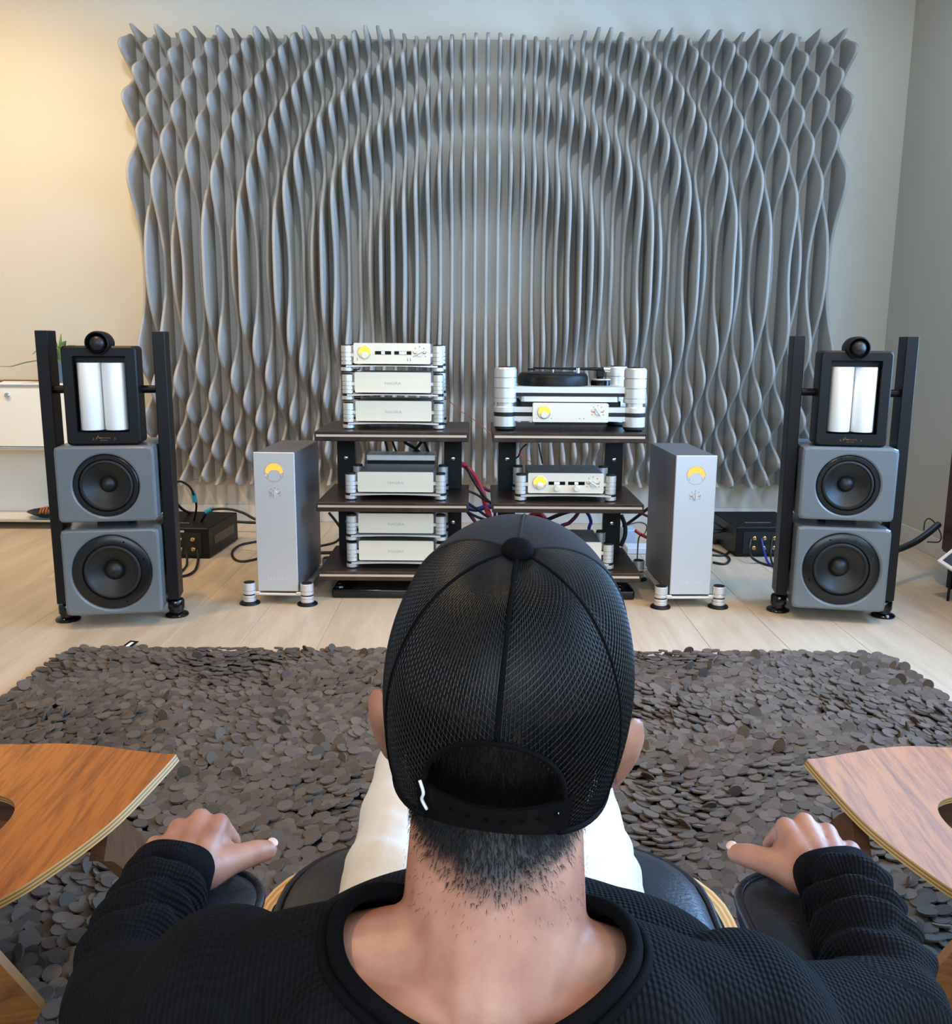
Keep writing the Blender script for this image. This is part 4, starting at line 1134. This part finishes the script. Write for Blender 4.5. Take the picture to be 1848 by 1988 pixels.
HC = Vector((.026, .665, .885))                       # head centre
HR = Matrix.Rotation(math.radians(-6), 4, 'Z') @ Matrix.Rotation(math.radians(4.0), 4, 'Y') @ Matrix.Rotation(math.radians(20), 4, 'X')       # slight roll, right ear lower
HM = Matrix.Translation(HC) @ HR


def H(x, y, z): return HM @ Vector((x, y, z))


def torso_blobs(bm, g, skin):
    """g: growth for clothing"""
    ell(bm, (.015, .700, .588), (.195 + g, .10 + g, .10 + g)); ell(bm, (.10, .690, .592), (.13 + g, .085 + g, .085 + g))
    ell(bm, (.02, .74, .50), (.175 + g, .13 + g, .15 + g))
    ell(bm, (.02, .80, .455), (.17 + g, .13 + g, .09 + g))
    ell(bm, (.015, .595, .60), (.21 + g, .085 + g, .12 + g))
    # trapezius and shoulders
    capsule(bm, (.012, .590, .705), (-.17, .600, .660), .050 + g, .052 + g); capsule(bm, (.012, .590, .705), (.19, .600, .635), .050 + g, .052 + g)
    ell(bm, (-.192, .608, .640), (.068 + g, .078 + g, .072 + g)); ell(bm, (.214, .618, .612), (.068 + g, .080 + g, .072 + g))
    capsule(bm, (-.06, .63, .645), (.09, .63, .642), .052 + g, .052 + g)
    capsule(bm, (-.085, .560, .658), (.11, .560, .654), .060 + g, .060 + g)


def HX(s, dx): return (.020 - dx) if s < 0 else (.047 + dx)


def arm_pts(s):
    if s < 0: return Vector((-.195, .61, .625)), Vector((-.308, .69, .578)), Vector((-.326, .872, .582))
    return Vector((.215, .615, .60)), Vector((.365, .69, .574)), Vector((.392, .872, .580))


body = B()
torso_blobs(body, -.004, True)
# neck
capsule(body, (.014, .585, .675), H(-.004, -.005, -.06), .072, .066, flat=None)
capsule(body, (.012, .625, .68), H(0, .02, -.06), .06, .06)
capsule(body, (.012, .575, .70), (-.075, .585, .690), .045, .03); capsule(body, (.012, .575, .70), (.10, .585, .684), .045, .03)
# head: skull, jaw, face
ell(body, H(0, 0, .012), (.080, .098, .098), HR); ell(body, H(0, -.012, -.03), (.074, .080, .075), HR)
ell(body, H(0, .035, -.065), (.062, .062, .062), HR); ell(body, H(0, .062, -.095), (.040, .036, .030), HR)
capsule(body, H(0, .092, -.005), H(0, .112, -.045), .010, .014)
ell(body, H(-.033, .082, .008), (.02, .014, .012), HR); ell(body, H(.033, .082, .008), (.02, .014, .012), HR)
ell(body, H(0, .094, -.072), (.026, .012, .010), HR)
for s in (-1, 1):
    sh, el, wr_ = arm_pts(s)
    capsule(body, sh, el, .050, .040); capsule(body, el, wr_, .040, .029)
    # hand: wrist -> knuckles -> curled fingers
    ks = {'i': (.318, .968, .592), 'm': (.341, .972, .596), 'r': (.364, .962, .589), 'l': (.385, .944, .577)}
    w = Vector((HX(s, .345), .885, .578))
    capsule(body, wr_, w, .029, .026, flat=None)
    for k, (dx, yy, zz) in ks.items():
        mcp = Vector((HX(s, dx), yy, zz))
        capsule(body, w + Vector((s * (dx - .352) * .6, .012, 0)), mcp, .0185, .0122)
        L = {'i': .041, 'm': .045, 'r': .041, 'l': .033}[k]; r_ = {'i': .0095, 'm': .0098, 'r': .0092, 'l': .0082}[k]
        out = Vector((s * (.02 if k == 'l' else .0), 0, 0)) * 0
        pip = mcp + Vector((s * (dx - .352) * .30, L * .42, -L * .78)); dip = pip + Vector((0, -L * .02, -L * .62)); tip = dip + Vector((0, -L * .2, -L * .40))
        capsule(body, mcp, pip, .0112, r_); capsule(body, pip, dip, r_, r_ * .92); capsule(body, dip, tip, r_ * .92, r_ * .8)
    c0 = Vector((HX(s, .318), .912, .568)); c1 = Vector((HX(s, .296), .934, .566)); c2 = Vector((HX(s, .274), .955, .563)); c3 = Vector((HX(s, .262), .965, .560))
    capsule(body, w + Vector((-s * .004, .0, -.002)), c0, .024, .023); capsule(body, c0, c1, .023, .0165); capsule(body, c1, c2, .0165, .0140); capsule(body, c2, c3, .0145, .0118)
    capsule(body, c0, Vector((HX(s, .328), .945, .582)), .018, .014); capsule(body, c1, Vector((HX(s, .320), .955, .582)), .012, .013); capsule(body, c1 + Vector((s * .008, .008, 0)), Vector((HX(s, .318), .966, .576)), .011, .012)
    # ears
    e0 = H(s * (.097 if s < 0 else .094), .008, -.060); R_ = HR @ Matrix.Rotation(s * math.radians(-46), 4, 'Z')
    RT = R_ @ Matrix.Rotation(s * math.radians(5), 4, 'Y')
    ell(body, e0 + RT @ Vector((s * .006, -.004, .004)), (.0090, .0215, .039), RT)
    ell(body, e0 + RT @ Vector((s * .009, -.008, .016)), (.0080, .0175, .022), RT)
    ell(body, e0 + RT @ Vector((s * .002, .000, -.032)), (.0075, .0125, .013), RT)
    capsule(body, H(s * .070, .018, -.045), e0 + RT @ Vector((0, .004, 0)), .018, .008)
me = remesh(body, .0036, 3, .5)


def skin_material():
    m = bpy.data.materials.new('skin'); m.use_nodes = True; nt = m.node_tree; N = nt.nodes; L = nt.links; b = N['Principled BSDF']
    b.inputs['Roughness'].default_value = .46; b.inputs['Subsurface Weight'].default_value = .12
    b.inputs['Subsurface Radius'].default_value = (.010, .0035, .002); b.inputs['Subsurface Scale'].default_value = 1
    tc = N.new('ShaderNodeTexCoord'); n = N.new('ShaderNodeTexNoise'); n.inputs['Scale'].default_value = 22; n.inputs['Detail'].default_value = 5
    L.new(tc.outputs['Object'], n.inputs['Vector'])
    cr = N.new('ShaderNodeValToRGB'); cr.color_ramp.elements[0].color = (*s2l('9c6550'), 1); cr.color_ramp.elements[1].color = (*s2l('c08c73'), 1)
    cr.color_ramp.elements[0].position = .3; cr.color_ramp.elements[1].position = .7
    L.new(n.outputs['Fac'], cr.inputs[0])
    at = N.new('ShaderNodeAttribute'); at.attribute_name = 'hair_mask'
    n2 = N.new('ShaderNodeTexNoise'); n2.inputs['Scale'].default_value = 240; n2.inputs['Detail'].default_value = 4; L.new(tc.outputs['Object'], n2.inputs['Vector'])
    ad = N.new('ShaderNodeMath'); ad.operation = 'MULTIPLY_ADD'; ad.inputs[1].default_value = .7; ad.inputs[2].default_value = -.35; L.new(n2.outputs['Fac'], ad.inputs[0])
    a2 = N.new('ShaderNodeMath'); a2.operation = 'ADD'; L.new(at.outputs['Fac'], a2.inputs[0]); L.new(ad.outputs[0], a2.inputs[1]); a2.use_clamp = True
    mu = N.new('ShaderNodeMath'); mu.operation = 'MULTIPLY'; L.new(a2.outputs[0], mu.inputs[0]); 
    ge = N.new('ShaderNodeMath'); ge.operation = 'GREATER_THAN'; ge.inputs[1].default_value = .04; L.new(at.outputs['Fac'], ge.inputs[0]); L.new(ge.outputs[0], mu.inputs[1])
    mx = N.new('ShaderNodeMix'); mx.data_type = 'RGBA'; L.new(mu.outputs[0], mx.inputs[0]); L.new(cr.outputs[0], mx.inputs[6]); mx.inputs[7].default_value = (*s2l('0e0b0a'), 1)
    L.new(mx.outputs[2], b.inputs['Base Color'])
    bp = N.new('ShaderNodeBump'); bp.inputs['Strength'].default_value = .12; bp.inputs['Distance'].default_value = .002; L.new(n2.outputs['Fac'], bp.inputs['Height']); L.new(bp.outputs[0], b.inputs['Normal'])
    return m


M_skin = skin_material()
co = np.empty(len(me.vertices) * 3); me.vertices.foreach_get('co', co); co = co.reshape(-1, 3)
HMi = np.array(HM.inverted()); lc_ = (HMi @ np.c_[co, np.ones(len(co))].T).T[:, :3]
ax = np.abs(lc_[:, 0])
# hairline: V-shaped nape, lower at the centre, cut round the ears
hz = .760 + .020 * np.clip(np.abs(co[:, 0] - .016) / .066, 0, 1) ** 1.4
hm = np.clip((co[:, 2] - hz) / .024, 0, 1)
hm *= np.clip((.035 - lc_[:, 1]) / .02 + np.clip((lc_[:, 2] - .03) / .02, 0, 9), 0, 1)     # no hair on the face
hm *= np.clip((.088 - ax) / .003, 0, 1)                                                      # ears stay bare
hm[(co[:, 1] > .80) | (co[:, 2] < .70)] = 0
at_ = me.attributes.new('hair_mask', 'FLOAT', 'POINT'); at_.data.foreach_set('value', hm.astype(np.float32))
man = obj('person', me, M_skin, None, True)
tag(man, 'seated man seen from behind in black cap, black knit sweater and white trousers', 'person')

# hair strands on the back of the head and stubble on the nape
bv = BVHTree.FromPolygons([v.co for v in me.vertices], [p.vertices for p in me.polygons])
M_hair = mat('black_brown_hair', '0c0907', .45, var=.2, spec=.4)
HV = []; HF = []
def strand(p, d0, n_, L, r):
    pts = []; q = Vector(p); d = Vector(d0)
    for k in range(4):
        pts.append(q.copy()); d = (d + Vector((random.gauss(0, .12), random.gauss(0, .05), -.18)) + n_ * -.12).normalized(); q = q + d * (L / 3)
        hit = bv.find_nearest(q)
        if hit[0] is not None and (q - hit[0]).dot(hit[1]) < .0012: q = hit[0] + hit[1] * .0015
    b0 = len(HV)
    for k, q in enumerate(pts):
        rr = r * (1 - .3 * k)
        t = (pts[min(k + 1, 3)] - pts[max(k - 1, 0)]).normalized(); s_ = t.cross(n_); s_ = s_.normalized() if s_.length > 1e-4 else Vector((1, 0, 0)); nn = s_.cross(t)
        for a in (0, 2.094, 4.189): HV.append(tuple(q + rr * (math.cos(a) * s_ + math.sin(a) * nn)))
    for k in range(3):
        for a in range(3): HF.append((b0 + 3 * k + a, b0 + 3 * k + (a + 1) % 3, b0 + 3 * k + 3 + (a + 1) % 3, b0 + 3 * k + 3 + a))
hs = np.clip((co[:, 2] - .732) / .03, 0, 1) * ((co[:, 2] < .80) & (co[:, 1] < .66) & (np.abs(co[:, 0] - .016) < .09)) * .06
hm2 = np.maximum(hm, hs)
vs = np.where((hm2 > .02) & (co[:, 2] < .90) & (co[:, 1] < .70))[0]
nor = np.empty(len(me.vertices) * 3); me.vertices.foreach_get('normal', nor); nor = nor.reshape(-1, 3)
for k in range(15000):
    i = int(rng.choice(vs)); d_ = hm2[i]
    if random.random() > d_ ** 1.2 + .03: continue
    p = Vector(co[i]) + Vector((random.uniform(-.003, .003), 0, random.uniform(-.003, .003))); n_ = Vector(nor[i])
    dn = Vector((random.gauss(0, .25), 0, -1)); dn = (dn - n_ * dn.dot(n_)).normalized() + n_ * .35
    long_ = .005 + .020 * max(0, min(1, (co[i][2] - .785) / .05)) * d_
    strand(p, dn.normalized(), n_, (long_ if hm[i] > .05 else .0035) * random.uniform(.7, 1.2), .00028 if hm[i] > .05 else .00016)
hme = bpy.data.meshes.new('hair'); hme.from_pydata(HV, [], HF); hme.update()
hr = obj('hair', hme, M_hair, man, True); hr['kind'] = 'stuff'; hr['label'] = 'short black hair at the nape'


# ---- sweater -----------------------------------------------------------
def knit(name, col, cell):
    m = bpy.data.materials.new(name); m.use_nodes = True; nt = m.node_tree; N = nt.nodes; L = nt.links; b = N['Principled BSDF']
    b.inputs['Base Color'].default_value = (*s2l(col), 1); b.inputs['Roughness'].default_value = .85; b.inputs['Sheen Weight'].default_value = .0; b.inputs['Sheen Roughness'].default_value = .4
    b.inputs['Specular IOR Level'].default_value = .14
    uv = N.new('ShaderNodeUVMap'); uv.uv_map = 'knit'; sx = N.new('ShaderNodeSeparateXYZ'); L.new(uv.outputs[0], sx.inputs[0])
    def wave(i, k, ph=0.0):
        mu = N.new('ShaderNodeMath'); mu.operation = 'MULTIPLY'; mu.inputs[1].default_value = 2 * PI / k; L.new(sx.outputs[i], mu.inputs[0])
        s_ = N.new('ShaderNodeMath'); s_.operation = 'SINE'; L.new(mu.outputs[0], s_.inputs[0]); return s_
    a, c = wave(0, cell), wave(1, cell)
    ad = N.new('ShaderNodeMath'); ad.operation = 'ADD'; L.new(a.outputs[0], ad.inputs[0]); L.new(c.outputs[0], ad.inputs[1])
    mr = N.new('ShaderNodeMapRange'); mr.inputs[1].default_value = -2; mr.inputs[2].default_value = 2; L.new(ad.outputs[0], mr.inputs[0])
    bp = N.new('ShaderNodeBump'); bp.inputs['Strength'].default_value = .9; bp.inputs['Distance'].default_value = .0022; L.new(mr.outputs[0], bp.inputs['Height']); L.new(bp.outputs[0], b.inputs['Normal'])
    rgb = s2l(col)
    mx = N.new('ShaderNodeMix'); mx.data_type = 'RGBA'; L.new(mr.outputs[0], mx.inputs[0]); mx.inputs[6].default_value = (*[c_ * .55 for c_ in rgb], 1); mx.inputs[7].default_value = (*[c_ * 1.5 for c_ in rgb], 1); L.new(mx.outputs[2], b.inputs['Base Color'])
    return m


M_knit = knit('black_waffle_knit', '0b0b0f', .0044)
M_rib = mat('black_jersey', '08080b', .85, var=.1, vscale=60, bump=.3, bscale=700, spec=.1)
sw = B(); torso_blobs(sw, .006, False)
for s in (-1, 1):
    sh, el, wr_ = arm_pts(s)
    capsule(sw, sh, el, .062, .050); capsule(sw, el, wr_ + Vector((0, -.022, 0)), .050, .043); capsule(sw, wr_ + Vector((0, -.03, 0)), wr_ + Vector((0, -.012, 0)), .043, .041)
sme = remesh(sw, .0045, 16, .5)
sco = np.empty(len(sme.vertices) * 3); sme.vertices.foreach_get('co', sco); sco = sco.reshape(-1, 3)
sno = np.empty(len(sme.vertices) * 3); sme.vertices.foreach_get('normal', sno); sno = sno.reshape(-1, 3)
uvv = np.zeros((len(sco), 2)); uvv[:, 0] = sco[:, 0]; uvv[:, 1] = sco[:, 1] * .9 + (.75 - sco[:, 2]) * .6
disp = np.zeros(len(sco))
for s in (-1, 1):
    sh, el, wr_ = arm_pts(s); a = np.array(el); b = np.array(wr_); d = b - a; L_ = np.linalg.norm(d); d /= L_
    tt_ = (sco - a) @ d; rad = sco - a - tt_[:, None] * d; dist = np.linalg.norm(rad, axis=1)
    inarm = (np.sign(sco[:, 0] - .02) == s) & (tt_ > -.02) & (dist < .062) & (np.abs(sco[:, 0] - .02) > .24)
    ang = np.arctan2(rad[:, 0] * s, rad[:, 2])
    for q in np.where(inarm)[0]:
        t = tt_[q]; w_ = min(1, max(0, (t + .0) / .06))
        ph = t * 150 + 1.6 * math.sin(ang[q] * 1.3 + s) + 2.6 * noise.noise((t * 14, ang[q] * .9, s * 3.0))
        disp[q] = w_ * (.0062 * math.sin(ph) + .0050 * noise.noise((t * 25, ang[q] * 2.2, 7)))
    uvv[inarm, 0] = ang[inarm] * .05; uvv[inarm, 1] = tt_[inarm]
torso_f = np.abs(sco[:, 0] - .015) < .26
disp += np.array([.0035 * noise.noise((c[0] * 9, c[1] * 9, c[2] * 9)) for c in sco])
sco2 = sco + sno * disp[:, None]
# neck opening
NCX, NCY, NA, NB = .0085, .580, .108, .074
ell_d = ((sco2[:, 0] - NCX) / NA) ** 2 + ((sco2[:, 1] - NCY) / NB) ** 2
keep = ~((ell_d < 1.0) & (sco2[:, 2] > .60))
sme.vertices.foreach_set('co', sco2.astype(np.float32).ravel())
bms = bmesh.new(); bms.from_mesh(sme); bms.verts.ensure_lookup_table()
tree = BVHTree.FromBMesh(bms)
uvl = bms.loops.layers.uv.new('knit')
for f in bms.faces:
    for l in f.loops: l[uvl].uv = uvv[l.vert.index]
kill = [f for f in bms.faces if not all(keep[v.index] for v in f.verts)]
bmesh.ops.delete(bms, geom=kill, context='FACES')
sweater = obj('sweater', bms, M_knit, man, True); sweater['label'] = 'black waffle-knit sweater with rolled collar'
def neck_ring(k, dz, r):
    pts = []
    for i in range(72):
        a = 2 * PI * i / 72; x, y = NCX + NA * k * math.cos(a), NCY + NB * k * math.sin(a)
        h = tree.ray_cast(Vector((x, y, 1.0)), Vector((0, 0, -1)))
        pts.append(Vector((x, y, (h[0].z if h[0] else .69) + dz)))
    for _ in range(3): pts = [(pts[i - 1] + pts[i] * 2 + pts[(i + 1) % 72]) / 4 for i in range(72)]
    return pts
col = obj('collar', tube(B(), neck_ring(1.0, .003, 0), .0062, 10, closed=True), M_rib, sweater, True)
obj('collar_band', tube(B(), neck_ring(1.085, .0005, 0), .0042, 8, closed=True), M_rib, sweater, True)
for s in (-1, 1):
    sh, el, wr_ = arm_pts(s); d = (wr_ - el).normalized(); c_ = wr_ + d * .012; X_ = Vector((0, 0, 1)).cross(d).normalized(); Z_ = d.cross(X_)
    bm = B(); rows_ = []
    for t, r_ in ((-.030, .034), (-.022, .0425), (-.012, .0432), (.004, .0420), (.008, .0405), (.007, .038), (-.02, .034)):
        rows_.append([bm.verts.new(c_ + d * (t + .004 * math.sin(3 * a + s)) + (X_ * math.cos(a) * r_ * 1.05 + Z_ * math.sin(a) * r_ * .92) * (1 + .03 * math.sin(2 * a + 1 + t * 80))) for a in [2 * PI * i / 40 for i in range(40)]])
    for a, b in zip(rows_[:-1], rows_[1:]):
        for i in range(40): bm.faces.new((a[i], a[(i + 1) % 40], b[(i + 1) % 40], b[i]))
    bmesh.ops.recalc_face_normals(bm, faces=bm.faces)
    obj('cuff', bm, M_rib, sweater, True)
# ring and thumb nails
mc = Vector((HX(-1, .364), .962, .589)); L_ = .041; pi_ = mc + Vector((-(.364 - .352) * .30, L_ * .42, -L_ * .78)); dd = (pi_ - mc).normalized(); rg = mc + (pi_ - mc) * .42; e1 = dd.cross(Vector((0, 0, 1))).normalized(); e2 = dd.cross(e1)
rb_ = B(); rp = [rg + .0112 * (math.cos(2 * PI * i / 28) * e1 + math.sin(2 * PI * i / 28) * e2) for i in range(28)]
obj('finger_ring', tube(rb_, rp, .0013, 6, closed=True), M_chrome, man, True)
M_nail = mat('finger_nail', 'e6c3b4', .3, var=.02)
for s in (-1, 1):
    c3 = Vector((HX(s, .262), .965, .560)); bm = B(); ell(bm, c3 + Vector((-s * .0055, .0045, .0075)), (.0068, .0060, .0030), Matrix.Rotation(s * .75, 4, 'Z') @ Matrix.Rotation(-s * .35, 4, 'Y')); obj('thumb_nail', bm, M_nail, man, True)

# ---- trousers and shoes --------------------------------------------------
M_trou = mat('white_cotton', 'efe9df', .8, var=.03, vscale=30, bump=.15, bscale=400, sheen=.1)
tr = B()
ell(tr, (.02, .80, .47), (.165, .12, .085))
for s in (-1, 1):
    hx = .02 + s * .098; kx = .02 + s * .106 + (.012 if s > 0 else 0)
    capsule(tr, (hx, .82, .482), (kx, 1.27, .505), .090, .064); capsule(tr, (kx, 1.27, .505), (kx + s * .01, 1.42, .12), .066, .05)
tme = remesh(tr, .006, 8, .5)
tco = np.empty(len(tme.vertices) * 3); tme.vertices.foreach_get('co', tco); tco = tco.reshape(-1, 3); tno = np.empty(len(tme.vertices) * 3); tme.vertices.foreach_get('normal', tno); tno = tno.reshape(-1, 3)
td = np.array([.010 * noise.noise((c[0] * 5 + c[1] * 9, c[1] * 26 - abs(c[0] - .02) * 30, c[2] * 4)) * max(0, min(1, (1.2 - c[1]) / .25)) + .003 * noise.noise((c[0] * 20, c[1] * 20, c[2] * 20)) for c in tco])
tme.vertices.foreach_set('co', (tco + tno * td[:, None]).astype(np.float32).ravel())
trs = obj('trousers', tme, M_trou, man, True); trs['label'] = 'white cotton trousers'
for s in (-1, 1):
    kx = .02 + s * .106 + (.012 if s > 0 else 0); bm = B()
    ell(bm, (kx, 1.50, .075), (.046, .12, .042)); ell(bm, (kx, 1.43, .09), (.043, .055, .055)); box(bm, kx - .044, kx + .044, 1.385, 1.615, .030, .055, .02, 3)
    obj('shoe', remesh(bm, .005, 4), M_black, man, True)

# ---- baseball cap ----------------------------------------------------------
RXc, RYc, RZc = .0955, .1175, .126
M_twill = mat('charcoal_twill', '26262b', .85, var=.1, vscale=40, bump=.35, bscale=900, sheen=.05, spec=.2)
M_mesh = mat('black_cap_mesh', '08090c', .34, var=.1, spec=.45)
M_strap = mat('black_plastic_strap', '060608', .6, var=.05, spec=.15)
cap = tag(empty('baseball_cap', (0, 0, 0)), 'black mesh-backed trucker cap worn on the man\'s head', 'cap'); cap.matrix_world = HM


def capS(phi, th, g=0.0):
    """phi: 0 = back, +-pi = front; th elevation"""
    ct = math.copysign(abs(math.cos(th)) ** .92, math.cos(th)); st = math.sin(th)
    if th < 0: ct = 1 - .10 * (1 - math.cos(th)) / (1 - math.cos(.62))
    fr = (1 - math.cos(phi)) / 2
    x = (RXc + g) * ct * math.sin(phi) * (1.0 + .0 * fr); y = -(RYc + g) * ct * math.cos(phi); z = (RZc + g) * (math.copysign(abs(st) ** .96, st)) + .010 * fr * max(0, math.cos(th)) * max(0, math.sin(th)) * 2
    return Vector((x, y, z))


TH0 = -.62
def th0(phi): return -.62 + (.43 if math.cos(phi) > 0 else .50) * math.cos(phi) ** 2
OPW, OPZ, OPH = .048, -.003, .050
def in_open(p): return p.y < 0 and abs(p.x) < OPW and p.z < OPZ + OPH * math.sqrt(max(0, 1 - (p.x / OPW) ** 2))
def mesh_panel(p0, p1, sgn):
    du, dv = .0034, .0050                        # thread spacing along the row / between rows
    bm = B(); Rm = .108; k = .55 * sgn
    nu = int(abs(p1 - p0) * Rm / du) + 60; nv = int((PI / 2 - TH0) * .118 / dv) + 60
    grid = {}
    def P(i, j):
        key = (i, j)
        if key not in grid:
            u = i * du; th = TH0 + (j * dv + k * u) / .118
            phi = p0 + sgn * u / Rm if False else u / Rm
            grid[key] = (phi, th)
        return grid[key]
    cache = {}
    lo, hi = min(p0, p1), max(p0, p1)
    i0, i1 = int(lo * Rm / du) - 1, int(hi * Rm / du) + 2
    # meridian convergence: rows follow a skewed grid on the cylinder, columns thin out towards the crown
    for i in range(i0, i1):
        for j in range(-80, nv + 80):
            q = [P(i, j), P(i + 1, j), P(i + 1, j + 1), P(i, j + 1)]
            cphi = sum(a for a, _ in q) / 4; cth = sum(b for _, b in q) / 4
            if not (lo <= cphi <= hi and th0(cphi) + .01 <= cth <= 1.50): continue
            if cth > .95 and i % 2: 
                pass
            c = capS(cphi, cth)
            if in_open(c): continue
            vs_ = []
            for (ii, jj), (a, b) in zip(((i, j), (i + 1, j), (i + 1, j + 1), (i, j + 1)), q):
                if (ii, jj) not in cache: cache[(ii, jj)] = bm.verts.new(capS(a, min(b, 1.55)))
                vs_.append(cache[(ii, jj)])
            bm.faces.new(vs_)
    me_ = bpy.data.meshes.new('p'); bm.to_mesh(me_); bm.free(); o = bpy.data.objects.new('p', me_); C.objects.link(o)
    w = o.modifiers.new('w', 'WIREFRAME'); w.thickness = .0015; w.use_even_offset = False; w.use_boundary = True
    dg = bpy.context.evaluated_depsgraph_get(); dg.update(); out = bpy.data.meshes.new_from_object(o.evaluated_get(dg)); bpy.data.objects.remove(o)
    return obj('mesh_panel', out, M_mesh, cap, True)


S1, S2 = math.radians(62), math.radians(108)
mesh_panel(0, S1, 1); mesh_panel(-S1, 0, -1); mesh_panel(S1, S2, 1); mesh_panel(-S2, -S1, -1)
for s in (-1, 1):
    bm = B(); n1, n2 = 20, 24; rows_ = [[bm.verts.new(capS(s * (S2 + (PI - S2) * i / n1), th0(S2 + (PI - S2) * i / n1) + (1.5708 - th0(S2 + (PI - S2) * i / n1)) * j / n2, .001)) for j in range(n2 + 1)] for i in range(n1 + 1)]
    for i in range(n1):
        for j in range(n2): bm.faces.new((rows_[i][j], rows_[i + 1][j], rows_[i + 1][j + 1], rows_[i][j + 1]))
    bmesh.ops.recalc_face_normals(bm, faces=bm.faces); bmesh.ops.solidify(bm, geom=bm.faces[:], thickness=.0015)
    obj('front_panel', bm, M_twill, cap, True)
def seam(phi, m, r=.0028, t1=1.5):
    t0 = th0(phi)
    pts = [capS(phi, t0 + (t1 - t0) * k / 40, .0008) for k in range(41)]
    pts = [p for p in pts if not in_open(p - Vector((0, 0, .004)))] if abs(phi) < .5 else pts
    return obj('seam_tape', tube(B(), pts, r, 8), m, cap, True)
seam(0, M_rib, .0018); seam(S1, M_rib, .0012); seam(-S1, M_rib, .0012); seam(S2, M_twill, .0011); seam(-S2, M_twill, .0011); seam(PI, M_twill, .0011)
obj('button', lathe(B(), [(.0115, .0), (.0115, .004), (.009, .0075), (.005, .0088), (.0001, .009)], 24, 'Z', (0, .0, RZc - .001)), M_rib, cap, True)
# arched binding round the back opening, rim band, strap
arch = []
for k in range(41):
    a = PI * k / 40; x = -OPW * math.cos(a); z = OPZ + OPH * math.sin(a)
    th = math.asin(max(-1, min(1, z / RZc))); cs_ = capS(0, th).y; ph = math.asin(max(-1, min(1, x / (RXc * math.cos(th) ** .92))))
    arch.append(capS(ph, th, .001))
obj('opening_binding', tube(B(), arch, .0020, 8), M_rib, cap, True)
rim = []
pa = math.asin(OPW / RXc)
for k in range(61):
    ph = pa + (2 * PI - 2 * pa) * k / 60; fr = (1 - math.cos(ph)) / 2
    rim.append(capS(ph, th0(ph), .0008))
obj('rim_binding', tube(B(), rim, .0026, 8), M_rib, cap, True)
bm = B(); rows_ = []
for k in range(25):
    ph = -pa * 1.15 + 2.3 * pa * k / 24
    col_ = []
    for th, g in ((th0(ph) - .01, .0015), (-.025, .0015), (-.025, -.0012), (th0(ph) - .01, -.0012)): col_.append(bm.verts.new(capS(ph, th, g)))
    rows_.append(col_)
for a, b in zip(rows_[:-1], rows_[1:]):
    for k in range(4): bm.faces.new((a[k], a[(k + 1) % 4], b[(k + 1) % 4], b[k]))
bm.faces.new(rows_[0]); bm.faces.new(rows_[-1]); bmesh.ops.recalc_face_normals(bm, faces=bm.faces)
st = obj('adjuster_strap', bm, M_strap, cap, 40)
for k in range(7):
    ph = -pa * .55 + 1.45 * pa * k / 6; p = capS(ph, -.11, .0016); obj('snap_hole', cyl(B(), p + Vector((0, .0012, 0)), p - Vector((0, .0006, 0)), .0019, n=12), M_blackgloss, st)
bm = B(); tube(bm, spline([capS(-pa * 1.02, -.0, .004), capS(-pa * .95, -.06, .0045), capS(-pa * .98, -.12, .0045), capS(-pa * .91, -.18, .004)], 5), .0012, 6)
obj('white_tag_mark', bm, M_white, cap, True)
# visor in front
bm = B(); rows_ = []
for i in range(25):
    ph = PI - 1.15 + 2.3 * i / 24; b0 = capS(ph, th0(ph), 0); out = []
    u = (ph - PI) / 1.15
    for k in range(6):
        t = k / 5; ext = .075 * math.sqrt(max(0, 1 - u * u)) * t
        out.append(bm.verts.new(b0 + Vector((0, ext, -.004 * t * t - .014 * u * u * t))))
    rows_.append(out)
for a, b in zip(rows_[:-1], rows_[1:]):
    for k in range(5): bm.faces.new((a[k], a[k + 1], b[k + 1], b[k]))
bmesh.ops.recalc_face_normals(bm, faces=bm.faces); bmesh.ops.solidify(bm, geom=bm.faces[:], thickness=.003)
obj('visor', bm, M_twill, cap, True)
